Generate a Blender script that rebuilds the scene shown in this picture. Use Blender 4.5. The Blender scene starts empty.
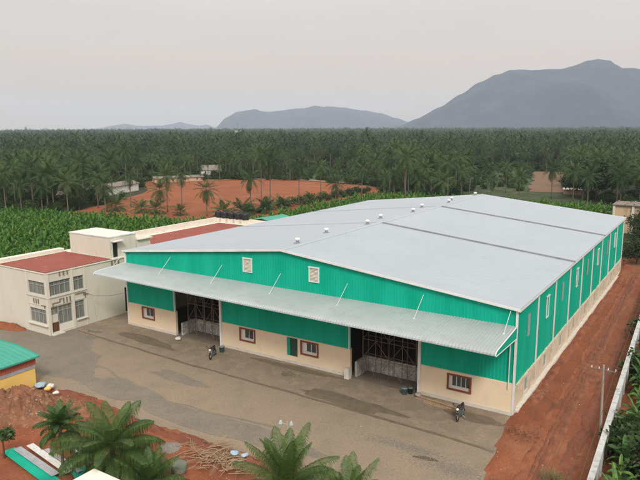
import bpy, math, random
from math import sin, cos, pi, radians, hypot
from mathutils import Vector, Matrix, noise
random.seed(7)
S = bpy.context.scene
COL = S.collection

# ------------------------------------------------------------------ helpers
class MB:
    """collects shapes, builds ONE mesh object"""
    def __init__(self):
        self.v = []; self.f = []
    def poly(self, pts):
        n = len(self.v); self.v += [tuple(p) for p in pts]; self.f.append(tuple(range(n, n+len(pts))))
    def box(self, x0, x1, y0, y1, z0, z1):
        n = len(self.v)
        self.v += [(x0,y0,z0),(x1,y0,z0),(x1,y1,z0),(x0,y1,z0),(x0,y0,z1),(x1,y0,z1),(x1,y1,z1),(x0,y1,z1)]
        for q in ((0,3,2,1),(4,5,6,7),(0,1,5,4),(1,2,6,5),(2,3,7,6),(3,0,4,7)):
            self.f.append(tuple(n+i for i in q))
    def cbox(self, cx, cy, cz, sx, sy, sz, rz=0, ry=0, rx=0):
        m = Matrix.Translation((cx,cy,cz)) @ Matrix.Rotation(rz,4,'Z') @ Matrix.Rotation(ry,4,'Y') @ Matrix.Rotation(rx,4,'X')
        n = len(self.v)
        for c in ((-1,-1,-1),(1,-1,-1),(1,1,-1),(-1,1,-1),(-1,-1,1),(1,-1,1),(1,1,1),(-1,1,1)):
            self.v.append(tuple(m @ Vector((c[0]*sx/2,c[1]*sy/2,c[2]*sz/2))))
        for q in ((0,3,2,1),(4,5,6,7),(0,1,5,4),(1,2,6,5),(2,3,7,6),(3,0,4,7)):
            self.f.append(tuple(n+i for i in q))
    def tube(self, pts, r, n=6, r1=None, cap=True):
        pts = [Vector(p) for p in pts]; m = len(pts); b = len(self.v)
        if not isinstance(r, (list, tuple)):
            r = [r + ((r1 if r1 is not None else r)-r)*i/(m-1) for i in range(m)]
        up = None
        for i, p in enumerate(pts):
            d = (pts[min(i+1,m-1)] - pts[max(i-1,0)]).normalized()
            if up is None: up = Vector((0,0,1)) if abs(d.z) < .9 else Vector((1,0,0))
            a = d.cross(up).normalized(); c = a.cross(d).normalized(); up = c
            for k in range(n):
                t = 2*pi*k/n
                self.v.append(tuple(p + a*(cos(t)*r[i]) + c*(sin(t)*r[i])))
        for i in range(m-1):
            for k in range(n):
                k2 = (k+1) % n
                self.f.append((b+i*n+k, b+i*n+k2, b+(i+1)*n+k2, b+(i+1)*n+k))
        if cap:
            self.f.append(tuple(b+k for k in reversed(range(n))))
            self.f.append(tuple(b+(m-1)*n+k for k in range(n)))
    def lathe(self, cx, cy, prof, n=16, ribs=0.0):
        b = len(self.v)
        for (r, z) in prof:
            for k in range(n):
                t = 2*pi*k/n; rr = r*(1-ribs*(k % 2))
                self.v.append((cx+rr*cos(t), cy+rr*sin(t), z))
        m = len(prof)
        for i in range(m-1):
            for k in range(n):
                k2 = (k+1) % n
                self.f.append((b+i*n+k, b+i*n+k2, b+(i+1)*n+k2, b+(i+1)*n+k))
        self.f.append(tuple(b+k for k in reversed(range(n))))
        self.f.append(tuple(b+(m-1)*n+k for k in range(n)))
    def prism(self, poly, axis, a0, a1):
        """polygon in the plane across axis, extruded a0..a1"""
        def P(u, w, a):
            return {'x':(a,u,w),'y':(u,a,w),'z':(u,w,a)}[axis]
        n = len(poly); b = len(self.v)
        self.v += [P(u,w,a0) for u,w in poly] + [P(u,w,a1) for u,w in poly]
        self.f.append(tuple(b+i for i in range(n))); self.f.append(tuple(b+n+i for i in reversed(range(n))))
        for i in range(n):
            j = (i+1) % n
            self.f.append((b+i, b+n+i, b+n+j, b+j))
    def build(self, name, mat, parent=None, smooth=False):
        me = bpy.data.meshes.new(name)
        off = parent_world(parent) if parent else Vector((0,0,0))
        vs = [(x-off.x, y-off.y, z-off.z) for x,y,z in self.v] if parent else self.v
        me.from_pydata(vs, [], self.f); me.update()
        if smooth: me.shade_smooth()
        if isinstance(mat, (list,tuple)):
            for m in mat: me.materials.append(m)
        else: me.materials.append(mat)
        o = bpy.data.objects.new(name, me); COL.objects.link(o)
        if parent: o.parent = parent
        return o

def parent_world(p):
    v = Vector((0,0,0))
    while p is not None:
        v = v + p.location; p = p.parent
    return v

def tag(o, label=None, cat=None, group=None, kind=None):
    if label: o['label'] = label
    if cat: o['category'] = cat
    if group: o['group'] = group
    if kind: o['kind'] = kind
    return o
def thing(name, label, cat, loc=(0,0,0), group=None):
    o = bpy.data.objects.new(name, None); o.empty_display_size = .3; COL.objects.link(o)
    o.location = loc
    return tag(o, label, cat, group)
def copy_tree(o, parent=None):
    c = o.copy(); COL.objects.link(c)
    if parent: c.parent = parent
    for ch in list(o.children): copy_tree(ch, c)
    return c
def struct(name, mb, m, smooth=False):
    return tag(mb.build(name, m, None, smooth), kind='structure')

# ------------------------------------------------------------------ materials
def mat(name, c1, c2=None, scale=1.0, rough=.8, metal=0.0, bump=0.0, bscale=None, c3=None, s3=.2, spec=.3,
        detail=6, lo=.35, hi=.65, trans=0.0, island=0.0, objrand=0.0, stretch=None, lo3=.5, hi3=.62, fine=0.0):
    m = bpy.data.materials.new(name); m.use_nodes = True
    N = m.node_tree.nodes; L = m.node_tree.links; N.clear()
    out = N.new('ShaderNodeOutputMaterial'); b = N.new('ShaderNodeBsdfPrincipled')
    L.new(b.outputs[0], out.inputs[0])
    b.inputs['Roughness'].default_value = rough; b.inputs['Metallic'].default_value = metal
    b.inputs['Specular IOR Level'].default_value = spec
    col = None
    tc = N.new('ShaderNodeTexCoord'); vec = tc.outputs['Object']
    if stretch:
        mp = N.new('ShaderNodeMapping'); mp.inputs['Scale'].default_value = stretch
        L.new(vec, mp.inputs[0]); vec = mp.outputs[0]
    def rgb(c): return (c[0],c[1],c[2],1)
    def ramp_noise(sc, a, z):
        n = N.new('ShaderNodeTexNoise'); n.inputs['Scale'].default_value = sc; n.inputs['Detail'].default_value = detail
        n.inputs['Roughness'].default_value = .62
        L.new(vec, n.inputs['Vector'])
        r = N.new('ShaderNodeMapRange'); r.inputs[1].default_value = a; r.inputs[2].default_value = z
        L.new(n.outputs[0], r.inputs[0]); return n, r.outputs[0]
    def mix(fac, A, B):
        x = N.new('ShaderNodeMix'); x.data_type = 'RGBA'
        if fac is not None:
            if isinstance(fac, float): x.inputs[0].default_value = fac
            else: L.new(fac, x.inputs[0])
        for inp, val in ((x.inputs[6],A),(x.inputs[7],B)):
            if isinstance(val, tuple): inp.default_value = rgb(val)
            else: L.new(val, inp)
        return x.outputs[2]
    col = c1
    if c2:
        n, f = ramp_noise(scale, lo, hi); col = mix(f, c1, c2)
    if c3:
        n3, f3 = ramp_noise(s3, lo3, hi3); col = mix(f3, col, c3)
    if fine:
        nf_ = N.new('ShaderNodeTexNoise'); nf_.inputs['Scale'].default_value = 5.5; nf_.inputs['Detail'].default_value = 9; nf_.inputs['Roughness'].default_value = .75
        L.new(vec, nf_.inputs['Vector'])
        mr_ = N.new('ShaderNodeMapRange'); mr_.inputs[1].default_value = .3; mr_.inputs[2].default_value = .7; mr_.inputs[3].default_value = 1-fine; mr_.inputs[4].default_value = 1+fine
        L.new(nf_.outputs[0], mr_.inputs[0])
        sv = N.new('ShaderNodeVectorMath'); sv.operation = 'SCALE'; L.new(col, sv.inputs[0]); L.new(mr_.outputs[0], sv.inputs['Scale']); col = sv.outputs[0]
    if island or objrand:
        g = N.new('ShaderNodeNewGeometry'); oi = N.new('ShaderNodeObjectInfo')
        hs = N.new('ShaderNodeHueSaturation')
        if isinstance(col, tuple): hs.inputs['Color'].default_value = rgb(col)
        else: L.new(col, hs.inputs['Color'])
        a = N.new('ShaderNodeMath'); a.operation = 'MULTIPLY_ADD'; L.new(g.outputs['Random Per Island'], a.inputs[0])
        a.inputs[1].default_value = 2*island; a.inputs[2].default_value = 1-island-objrand
        c = N.new('ShaderNodeMath'); c.operation = 'MULTIPLY_ADD'; L.new(oi.outputs['Random'], c.inputs[0])
        c.inputs[1].default_value = 2*objrand; L.new(a.outputs[0], c.inputs[2])
        L.new(c.outputs[0], hs.inputs['Value'])
        h = N.new('ShaderNodeMath'); h.operation = 'MULTIPLY_ADD'; L.new(oi.outputs['Random'], h.inputs[0])
        h.inputs[1].default_value = -.05; h.inputs[2].default_value = .525
        L.new(h.outputs[0], hs.inputs['Hue'])
        col = hs.outputs[0]
    if isinstance(col, tuple): b.inputs['Base Color'].default_value = rgb(col)
    else: L.new(col, b.inputs['Base Color'])
    if bump:
        n = N.new('ShaderNodeTexNoise'); n.inputs['Scale'].default_value = bscale or scale*3; n.inputs['Detail'].default_value = 8
        L.new(vec, n.inputs['Vector'])
        bp = N.new('ShaderNodeBump'); bp.inputs['Strength'].default_value = 1.0; bp.inputs['Distance'].default_value = bump
        L.new(n.outputs[0], bp.inputs['Height']); L.new(bp.outputs[0], b.inputs['Normal'])
    if trans:
        t = N.new('ShaderNodeBsdfTranslucent')
        if isinstance(col, tuple): t.inputs[0].default_value = rgb(col)
        else: L.new(col, t.inputs[0])
        ms = N.new('ShaderNodeMixShader'); ms.inputs[0].default_value = trans
        L.new(b.outputs[0], ms.inputs[1]); L.new(t.outputs[0], ms.inputs[2]); L.new(ms.outputs[0], out.inputs[0])
    return m

M = {}
M['green'] = mat('green_cladding', (.0,.305,.20), (.006,.375,.255), .55, .5, 0, stretch=(1,1,.25), spec=.12)
M['roof'] = mat('galvalume_roof', (.37,.425,.475), (.395,.45,.50), .12, .5, .25, c3=(.35,.40,.44), s3=.6, lo3=.55, hi3=.8)
M['canopy'] = mat('canopy_sheet', (.33,.375,.385), (.38,.42,.43), .25, .45, .2, c3=(.30,.33,.34), s3=1.2, lo3=.55, hi3=.75)
M['joint'] = mat('roof_joint_dark', (.16,.17,.18), (.24,.25,.26), .8, .7)
M['trim'] = mat('white_trim', (.68,.69,.68), (.58,.59,.58), .8, .5)
M['beige'] = mat('beige_plaster', (.72,.59,.425), (.67,.54,.395), .45, .9, bump=.01, bscale=8, c3=(.62,.50,.37), s3=.9, lo3=.58, hi3=.75)
M['skirt'] = mat('grey_white_plaster', (.56,.53,.47), (.52,.48,.42), 1.2, .9, c3=(.40,.31,.23), s3=2, lo3=.55, hi3=.75)
M['cream'] = mat('cream_paint', (.59,.565,.49), (.54,.515,.44), .35, .85, c3=(.44,.40,.32), s3=1.1, lo3=.6, hi3=.8, stretch=(1,1,.3))
M['cream_clean'] = mat('cream_band', (.70,.67,.59), (.64,.60,.52), .6, .85, c3=(.5,.46,.38), s3=2, lo3=.6, hi3=.8)
M['creamtrim'] = mat('cream_trim', (.61,.58,.50), (.56,.53,.45), .6, .85, c3=(.45,.41,.33), s3=2, lo3=.55, hi3=.8)
M['motif'] = mat('faded_brown_motif', (.16,.115,.08), (.21,.16,.12), 3, .8)
M['redroof'] = mat('red_roof_coat', (.27,.075,.055), (.22,.062,.046), .5, .85, c3=(.32,.13,.095), s3=.9, lo3=.6, hi3=.8)
M['brown'] = mat('brown_paint', (.13,.055,.03), (.10,.045,.025), 3, .7)
M['brick'] = mat('red_brown_frame', (.24,.065,.04), (.17,.05,.032), 3, .75)
M['glass'] = mat('dark_glass', (.035,.045,.045), (.07,.085,.085), 1.5, .15, spec=.6)
M['glass_grey'] = mat('grey_curtained_glass', (.12,.13,.12), (.21,.22,.20), 1.6, .25, spec=.6, stretch=(1,1,.3))
M['frame'] = mat('grey_window_frame', (.36,.37,.35), None, 1, .5)
M['dark'] = mat('dark_shutter', (.02,.05,.04), (.03,.07,.055), 2, .6)
M['louver'] = mat('louver_panel', (.62,.60,.52), (.52,.50,.44), 3, .7)
M['louver_grey'] = mat('louver_grey', (.22,.30,.28), (.28,.33,.31), 3, .6)
M['steel'] = mat('scaffold_steel', (.18,.17,.16), (.24,.13,.08), 5, .6, .4)
M['floor'] = mat('inner_floor', (.20,.155,.12), (.15,.12,.10), .6, .95)
M['innerwall'] = mat('inner_plaster', (.42,.41,.38), (.26,.25,.23), 1.6, .95, c3=(.55,.54,.50), s3=3, bump=.02, bscale=6)
M['yard'] = mat('worn_concrete', (.25,.19,.13), (.205,.172,.128), .11, .92, c3=(.155,.132,.098), s3=.5, lo3=.48, hi3=.95, lo=.25, hi=.75, bump=.03, bscale=3, fine=.22)
M['yardgrey'] = mat('grey_concrete', (.185,.16,.125), (.15,.135,.11), .5, .92, c3=(.21,.17,.125), s3=1.6, lo3=.5, hi3=.8, bump=.02, bscale=3, fine=.22)
M['apron'] = mat('damp_apron', (.23,.18,.13), (.18,.148,.11), .35, .85, c3=(.25,.195,.135), s3=.9, bump=.015, bscale=4, fine=.25)
M['wet'] = mat('damp_stain', (.12,.094,.066), (.16,.125,.09), 1.5, .6, bump=.01, bscale=4)
M['soil'] = mat('red_soil', (.235,.074,.032), (.165,.054,.026), .35, .98, c3=(.27,.115,.058), s3=.11, lo3=.5, hi3=.75, bump=.06, bscale=2.5, fine=.3)
M['soilmix'] = mat('rutted_soil', (.20,.07,.036), (.26,.095,.048), .8, .98, c3=(.15,.055,.032), s3=.5, bump=.07, bscale=3)
M['track_mark'] = mat('tyre_marks', (.19,.145,.098), (.215,.162,.108), 1.5, .9, fine=.25)
M['puddle'] = mat('muddy_puddle', (.10,.085,.06), (.13,.11,.08), 2, .12, spec=.6)
M['stain'] = mat('tan_soil_stain', (.26,.15,.095), (.28,.195,.13), 1.2, .95, c3=(.22,.17,.12), s3=2.2)
M['soildark'] = mat('dark_red_soil', (.14,.05,.03), (.20,.07,.038), .9, .98, bump=.08, bscale=3)
M['mound'] = mat('brown_earth_heap', (.24,.105,.055), (.14,.07,.042), 1.3, .98, c3=(.32,.19,.12), s3=2.2, lo3=.55, hi3=.7, bump=.15, bscale=3)
M['gravel'] = mat('grey_gravel', (.22,.20,.17), (.14,.13,.115), 7, .95, c3=(.28,.26,.22), s3=14, bump=.06, bscale=14)
M['field'] = mat('ploughed_red_field', (.25,.080,.030), (.20,.062,.025), .05, .98, c3=(.26,.115,.052), s3=.12, lo3=.5, hi3=.7, bump=.1, bscale=.8)
M['fieldbrown'] = mat('fallow_brown_field', (.175,.11,.068), (.14,.092,.055), .08, .98, bump=.1, bscale=.6)
M['fieldgreen'] = mat('green_pasture', (.045,.07,.025), (.032,.055,.02), .06, .98, c3=(.085,.085,.042), s3=.2, bump=.3, bscale=.5)
M['track'] = mat('pale_dirt_track', (.27,.20,.14), (.22,.14,.09), .2, .98)
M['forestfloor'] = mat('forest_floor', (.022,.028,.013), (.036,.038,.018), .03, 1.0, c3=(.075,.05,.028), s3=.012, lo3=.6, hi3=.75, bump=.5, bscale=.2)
M['cropsoil'] = mat('crop_soil', (.03,.045,.018), (.05,.06,.025), .3, 1.0)
M['hill'] = mat('haze_blue_scrub', (.016,.026,.050), (.030,.040,.068), .004, 1.0, c3=(.055,.060,.078), s3=.009, lo3=.52, hi3=.68, detail=10)  # scrub colour with the blue of distant haze painted into it
M['white'] = mat('white_wash', (.66,.66,.62), (.56,.56,.52), .6, .85, c3=(.36,.35,.31), s3=1.5, lo3=.55, hi3=.8)
M['wallwhite'] = mat('weathered_white_wall', (.48,.49,.48), (.38,.39,.38), .8, .9, c3=(.28,.29,.27), s3=1.7, lo3=.52, hi3=.75)
M['coping'] = mat('weathered_coping', (.50,.51,.50), (.40,.41,.40), .7, .9, c3=(.22,.23,.21), s3=1.8, lo3=.5, hi3=.72)
M['sidebase'] = mat('patchy_side_plaster', (.60,.52,.40), (.52,.44,.33), .6, .92, c3=(.38,.31,.23), s3=1.3, lo3=.5, hi3=.75, bump=.02, bscale=5)
M['tile'] = mat('old_tile_roof', (.17,.15,.13), (.22,.19,.16), 1, .9)
M['yellow'] = mat('yellow_paint', (.75,.50,.15), (.68,.45,.14), .8, .8)
M['kroof'] = mat('turquoise_green_sheet', (.04,.28,.205), (.05,.315,.23), .8, .55, c3=(.03,.24,.175), s3=1.6, lo3=.55, hi3=.7)
M['silver'] = mat('silver_sheet', (.40,.41,.43), (.28,.29,.31), 2, .5, .2)
M['rust'] = mat('brick_red_sheet', (.36,.10,.055), (.30,.085,.05), 2, .7)
M['black'] = mat('black_plastic', (.018,.018,.02), None, 1, .45)
M['rubber'] = mat('tyre_rubber', (.02,.02,.02), None, 1, .85)
M['chrome'] = mat('bright_metal', (.65,.65,.66), None, 1, .25, .9)
M['bikegrey'] = mat('engine_grey', (.16,.18,.18), None, 1, .45, .6)
M['bikered'] = mat('bike_tank_black', (.03,.03,.035), None, 1, .2, spec=.6)
M['pole'] = mat('cement_pole', (.33,.28,.23), (.26,.22,.18), 2, .9)
M['wire'] = mat('cable', (.10,.07,.05), None, 1, .7)
M['lamp'] = mat('lamp_white', (.75,.74,.70), None, 1, .4)
M['wood'] = mat('dry_wood', (.38,.27,.17), (.24,.16,.10), 4, .9)
M['bluebag'] = mat('pale_blue_plastic', (.20,.33,.42), (.36,.44,.48), 4, .4)
M['whitebag'] = mat('white_sack', (.62,.62,.60), (.48,.47,.44), 4, .7)
M['bucket'] = mat('teal_plastic', (.08,.20,.20), (.16,.28,.28), 3, .5)
M['stone'] = mat('pale_stone', (.36,.30,.24), (.26,.20,.16), 3, .95)
M['mossy'] = mat('mossy_cement', (.12,.15,.11), (.20,.19,.15), 2.5, .95, bump=.05)
M['tan'] = mat('tan_mud_wall', (.52,.38,.25), (.42,.29,.19), .35, .95, c3=(.24,.16,.10), s3=.8, lo3=.55, hi3=.75, stretch=(1,1,.35))
M['bark'] = mat('palm_bark', (.17,.14,.11), (.11,.09,.07), 3, .95, stretch=(1,1,4))
M['frond'] = mat('palm_frond', (.050,.098,.026), (.036,.074,.02), .6, .6, trans=.22, island=.35, objrand=.38)
M['frondfar'] = mat('palm_frond_far', (.042,.075,.028), (.028,.054,.020), .6, .7, trans=.15, island=.35, objrand=.42)
M['frondnew'] = mat('young_frond', (.085,.145,.036), (.05,.095,.024), 1.2, .5, trans=.3, island=.3, objrand=.12)
M['frondy'] = mat('thin_yellow_frond', (.22,.21,.09), (.15,.16,.06), 1.2, .6, trans=.25, island=.25)
M['dead'] = mat('dead_frond', (.17,.13,.075), (.12,.09,.055), 1, .9)
M['banana'] = mat('banana_leaf', (.078,.185,.026), (.05,.13,.018), .7, .5, trans=.3, island=.4, objrand=.2)
M['bananadark'] = mat('banana_leaf_deep', (.095,.19,.045), (.06,.135,.032), .7, .5, trans=.25, island=.35, objrand=.25)
M['bstem'] = mat('banana_stem', (.12,.14,.06), (.10,.09,.05), 2, .8)
M['leaf'] = mat('tree_leaf', (.036,.062,.020), (.026,.046,.016), .4, .7, trans=.15, island=.4, objrand=.3)
M['leafb'] = mat('shrub_leaf', (.05,.09,.026), (.035,.065,.02), .5, .7, trans=.2, island=.4, objrand=.35)

# ------------------------------------------------------------------ camera (fitted to the photograph)
CX, CY, CZ = 35.5865, -48.2958, 22.9937
yaw, pit, roll, fpx = -0.57363, -0.17617, -0.00455, 625.98
F = Vector((sin(yaw)*cos(pit), cos(yaw)*cos(pit), sin(pit)))
R = Vector((cos(yaw), -sin(yaw), 0)); U = R.cross(F)
R2 = R*cos(roll) + U*sin(roll); U2 = -R*sin(roll) + U*cos(roll)
cd = bpy.data.cameras.new('camera'); cam = bpy.data.objects.new('camera', cd); COL.objects.link(cam)
cam.matrix_world = Matrix(((R2.x,U2.x,-F.x,CX),(R2.y,U2.y,-F.y,CY),(R2.z,U2.z,-F.z,CZ),(0,0,0,1)))
cd.sensor_width = 36; cd.lens = 36*fpx/640; cd.clip_start = .5; cd.clip_end = 40000
S.camera = cam

# ------------------------------------------------------------------ light
SUN_EL, SUN_AZ = radians(43), radians(140)        # azimuth measured from +Y towards +X
w = bpy.data.worlds.new('World'); S.world = w; w.use_nodes = True
N = w.node_tree.nodes; L = w.node_tree.links
bg = N['Background']
sky = N.new('ShaderNodeTexSky'); sky.sky_type = 'NISHITA'; sky.sun_disc = False
sky.sun_elevation = SUN_EL; sky.sun_rotation = SUN_AZ; sky.air_density = 1.0; sky.dust_density = 6.0; sky.ozone_density = 1.0
bw = N.new('ShaderNodeRGBToBW'); L.new(sky.outputs[0], bw.inputs[0])
cb = N.new('ShaderNodeMix'); cb.data_type = 'RGBA'; cb.blend_type = 'MULTIPLY'; cb.inputs[0].default_value = 1
L.new(bw.outputs[0], cb.inputs[6]); cb.inputs[7].default_value = (1.0,.955,.915,1)
flat = N.new('ShaderNodeMix'); flat.data_type = 'RGBA'; flat.inputs[0].default_value = .78     # even cloud deck
L.new(cb.outputs[2], flat.inputs[6]); flat.inputs[7].default_value = (7.3,6.8,6.45,1)
fin = N.new('ShaderNodeMix'); fin.data_type = 'RGBA'; fin.inputs[0].default_value = .06
L.new(flat.outputs[2], fin.inputs[6]); L.new(sky.outputs[0], fin.inputs[7])
# faint cloud mottling
tcw = N.new('ShaderNodeTexCoord'); mpw = N.new('ShaderNodeMapping'); mpw.inputs['Scale'].default_value = (1,1,5)
nzw = N.new('ShaderNodeTexNoise'); nzw.inputs['Scale'].default_value = 2.2; nzw.inputs['Detail'].default_value = 5
L.new(tcw.outputs['Generated'], mpw.inputs[0]); L.new(mpw.outputs[0], nzw.inputs['Vector'])
mrw = N.new('ShaderNodeMapRange'); mrw.inputs[1].default_value = .3; mrw.inputs[2].default_value = .7
mrw.inputs[3].default_value = .955; mrw.inputs[4].default_value = 1.03
L.new(nzw.outputs[0], mrw.inputs[0])
vm = N.new('ShaderNodeVectorMath'); vm.operation = 'SCALE'; L.new(fin.outputs[2], vm.inputs[0]); L.new(mrw.outputs[0], vm.inputs['Scale'])
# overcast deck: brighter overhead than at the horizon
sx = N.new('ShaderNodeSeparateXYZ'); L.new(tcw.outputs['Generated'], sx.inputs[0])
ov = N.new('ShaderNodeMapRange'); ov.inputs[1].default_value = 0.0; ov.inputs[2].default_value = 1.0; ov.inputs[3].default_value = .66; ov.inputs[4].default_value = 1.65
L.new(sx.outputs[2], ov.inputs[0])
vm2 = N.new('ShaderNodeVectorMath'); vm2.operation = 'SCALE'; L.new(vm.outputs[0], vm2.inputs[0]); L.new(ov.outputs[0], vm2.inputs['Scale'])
hzr = N.new('ShaderNodeMapRange'); hzr.inputs[1].default_value = 0.0; hzr.inputs[2].default_value = .16
L.new(sx.outputs[2], hzr.inputs[0])
hz = N.new('ShaderNodeMix'); hz.data_type = 'RGBA'; hz.inputs[6].default_value = (1.32,1.04,.80,1); hz.inputs[7].default_value = (1,.99,.965,1); L.new(hzr.outputs[0], hz.inputs[0])
vm3 = N.new('ShaderNodeVectorMath'); vm3.operation = 'MULTIPLY'; L.new(vm2.outputs[0], vm3.inputs[0]); L.new(hz.outputs[2], vm3.inputs[1])
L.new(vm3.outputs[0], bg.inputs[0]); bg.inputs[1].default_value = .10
S.cycles.volume_bounces = 6; S.cycles.max_bounces = 12
sd = bpy.data.lights.new('sun', 'SUN'); sd.energy = 1.5; sd.angle = radians(11); sd.color = (1,.95,.88)
sun = bpy.data.objects.new('sun', sd); COL.objects.link(sun)
dirv = Vector((cos(SUN_EL)*sin(SUN_AZ), cos(SUN_EL)*cos(SUN_AZ), sin(SUN_EL)))
sun.rotation_euler = dirv.to_track_quat('Z','Y').to_euler(); sun.location = (0,0,60)
S.view_settings.view_transform = 'Standard'; S.view_settings.look = 'None'
S.view_settings.exposure = 0.62; S.view_settings.gamma = 1
S.view_settings.use_curve_mapping = False

# ------------------------------------------------------------------ haze
hb = MB(); hb.box(-12500, 4200, -700, 12500, -1.2, 620)
hm = bpy.data.materials.new('haze_air'); hm.use_nodes = True
nn = hm.node_tree.nodes; nn.clear(); ho = nn.new('ShaderNodeOutputMaterial'); pv = nn.new('ShaderNodeVolumePrincipled')
pv.inputs['Color'].default_value = (.73,.85,1,1); pv.inputs['Density'].default_value = .00010
pv.inputs['Anisotropy'].default_value = 0.0
hm.node_tree.links.new(pv.outputs[0], ho.inputs['Volume'])
haze = tag(hb.build('haze', hm), kind='stuff')

# ------------------------------------------------------------------ ground
def inside(poly, x, y):
    c = False; n = len(poly); j = n-1
    for i in range(n):
        xi, yi = poly[i]; xj, yj = poly[j]
        if (yi > y) != (yj > y) and x < (xj-xi)*(y-yi)/(yj-yi)+xi: c = not c
        j = i
    return c
def nz(x, y, s, z=0.0): return noise.noise(Vector((x*s, y*s, z)))
def ragged(poly, amp, step, s=.6, closed=True):
    out = []; n = len(poly)
    for i in range(n):
        a = Vector(poly[i]); b = Vector(poly[(i+1) % n]); d = (b-a); k = max(1, int(d.length/step))
        nrm = Vector((-d.y, d.x)).normalized() if d.length else Vector((0,0))
        for q in range(k):
            p = a + d*(q/k); h = amp*(nz(p.x,p.y,s)+.5*nz(p.x,p.y,s*3,5))
            out.append((p.x+nrm.x*h, p.y+nrm.y*h))
    return out
def sheet(name, poly, z, m, amp=0, step=1.0, s=.6, thing_=False):
    mb = MB(); pts = ragged(poly, amp, step, s) if amp else poly
    from mathutils.geometry import tessellate_polygon
    vs = [Vector((x,y,z)) for x,y in pts]
    tri = tessellate_polygon([vs]); mb.v = [tuple(v) for v in vs]
    for t in tri:
        a,b,c = (vs[i] for i in t)
        mb.f.append(t if (b-a).cross(c-a).z > 0 else (t[0],t[2],t[1]))
    return struct(name, mb, m)

g = MB(); g.poly([(-12400,-650,-.12),(4100,-650,-.12),(4100,12400,-.12),(-12400,12400,-.12)])
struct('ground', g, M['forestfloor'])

PB = [(-175,-60),(-165,26),(-146,38),(-127,47),(-110,52),(-94,55),(-68,58),(-59.5,65),(-62,132),(-42,138),(10,138),(60,136),(60,-80)]   # banana fields and compound
PR = [(-116,53),(-110,52.5),(-94,55.5),(-68,58.5),(-60,65.5),(-62.5,131),(-70,158),(-85,177),(-123,184),(-147,177),(-163,161),(-184,138),(-164,130),(-146,113),(-134,92),(-124,74)]
PG1 = [(-168,232),(-150,262),(-98,186),(-134,187)]
PF = [(-24,185),(-13,187),(-33,300),(-50,295)]
PGF = [(-62,187),(-25,185),(-51,295),(-75,300)]
sheet('banana_field_ground', PB, -.08, M['cropsoil'], 1, 6)
sheet('red_field', PR, -.04, M['field'], 1.2, 4, .15)
sheet('scrub_ground', PG1, -.05, M['fieldgreen'], 3, 8, .1)
sheet('brown_field', PF, -.05, M['fieldbrown'], 2.2, 1.5, .12)
sheet('pasture', [(-62,160),(-40,141),(8,141),(-13.5,186),(-24.5,184.5),(-50.5,294),(-75,300)], -.06, M['fieldgreen'], 1, 8, .1)
sheet('dirt_track', [(-185,139),(-163,163),(-147,179),(-123,186),(-84,179),(-84,183.5),(-123,191),(-150,183),(-167,166),(-190,143)], -.03, M['track'], .5, 4, .2)

# compound soil: height field (bare red soil), concrete yard laid over it
YARD = [(-75,-30),(-32,-23.5),(-19,-17.2),(-14.7,-17.0),(-10.5,-15.9),(-7.3,-16.0),(-1.1,-16.8),(4.3,-16.3),(10.3,-16.4),(13.7,-17.4),(17,-22),(22,-27),(25,-24),(24.6,-14),(24.0,-9.2),(23.4,-4.4),(22.9,-.2),(-26.8,-.2),(-28,2),(-60,-4),(-80,-12)]
def soil_z(x, y):
    h = .0
    a = max(0, nz(x,y,.25))*.22 + .09*nz(x,y,1.1) + .04*nz(x,y,3.1)
    if x > 22.9 and y > -12:                       # lane: humps, ruts, soil thrown up along the wall
        h = .12 + a*1.2
        h += .10*math.exp(-((x-23.3)/.5)**2)*(.6+.9*nz(x,y,.4)) if y > 1 else 0
        h += max(0, .25*nz(x*.7,y,.33,3))
        h -= .10*math.exp(-((x-27.3)/.25)**2) + .10*math.exp(-((x-28.5)/.25)**2)
        if y > 50: h += (y-50)*.03
    else: h = a
    return h
def inset_yard(x, y):
    return inside(YARD, x, y)
gx0,gx1,gy0,gy1,st = -48,31.6,-40,72,.45
nxn, nyn = int((gx1-gx0)/st)+1, int((gy1-gy0)/st)+1
sm = MB(); idx = {}
for j in range(nyn):
    for i in range(nxn):
        x = gx0+i*st; y = gy0+j*st
        if -23.2 < x < 22.9 and -1.2 < y < 58: z = -.06
        elif inside(YARD,x,y): z = -.012
        elif y > -8 and x < -22: z = -.06+.02*nz(x,y,.5)
        else: z = soil_z(x,y)*min(1,.4+.6)
        sm.v.append((x,y,z))
keep = []
for j in range(nyn-1):
    for i in range(nxn-1):
        x = gx0+(i+.5)*st; y = gy0+(j+.5)*st
        if -22 < x < 22 and 1 < y < 57.5: continue
        if x < -27.5 and y > -7: continue
        a = j*nxn+i; sm.f.append((a,a+1,a+nxn+1,a+nxn))
struct('red_soil_ground', sm, M['soil'], True)

sheet('concrete_yard', YARD, .006, M['yard'], .42, .4, .9)
struct('passage_floor', (lambda q: (q.poly([(-27.0,-.6,.004),(-22.85,-.6,.004),(-22.85,34,.004),(-27.0,34,.004)]), q)[1])(MB()), M['yardgrey'])
sheet('grey_concrete', [(-70,-26),(-33,-20),(-21,-15.9),(-15.2,-14.8),(-10.5,-14.5),(-16,-9.8),(-21.5,-6.4),(-24,-1.5),(-27,-.8),(-27.2,-7.6),(-60,-8)], .012, M['yardgrey'], .9, .5, .5)
sheet('damp_apron', [(-26.5,-5.3),(-11.8,-5.5),(6,-5.8),(23.3,-6.3),(23.0,-.05),(-22.9,-.05),(-22.9,6),(-26.95,6),(-26.95,-.5)], .016, M['apron'], .3, .5, .8)
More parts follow.
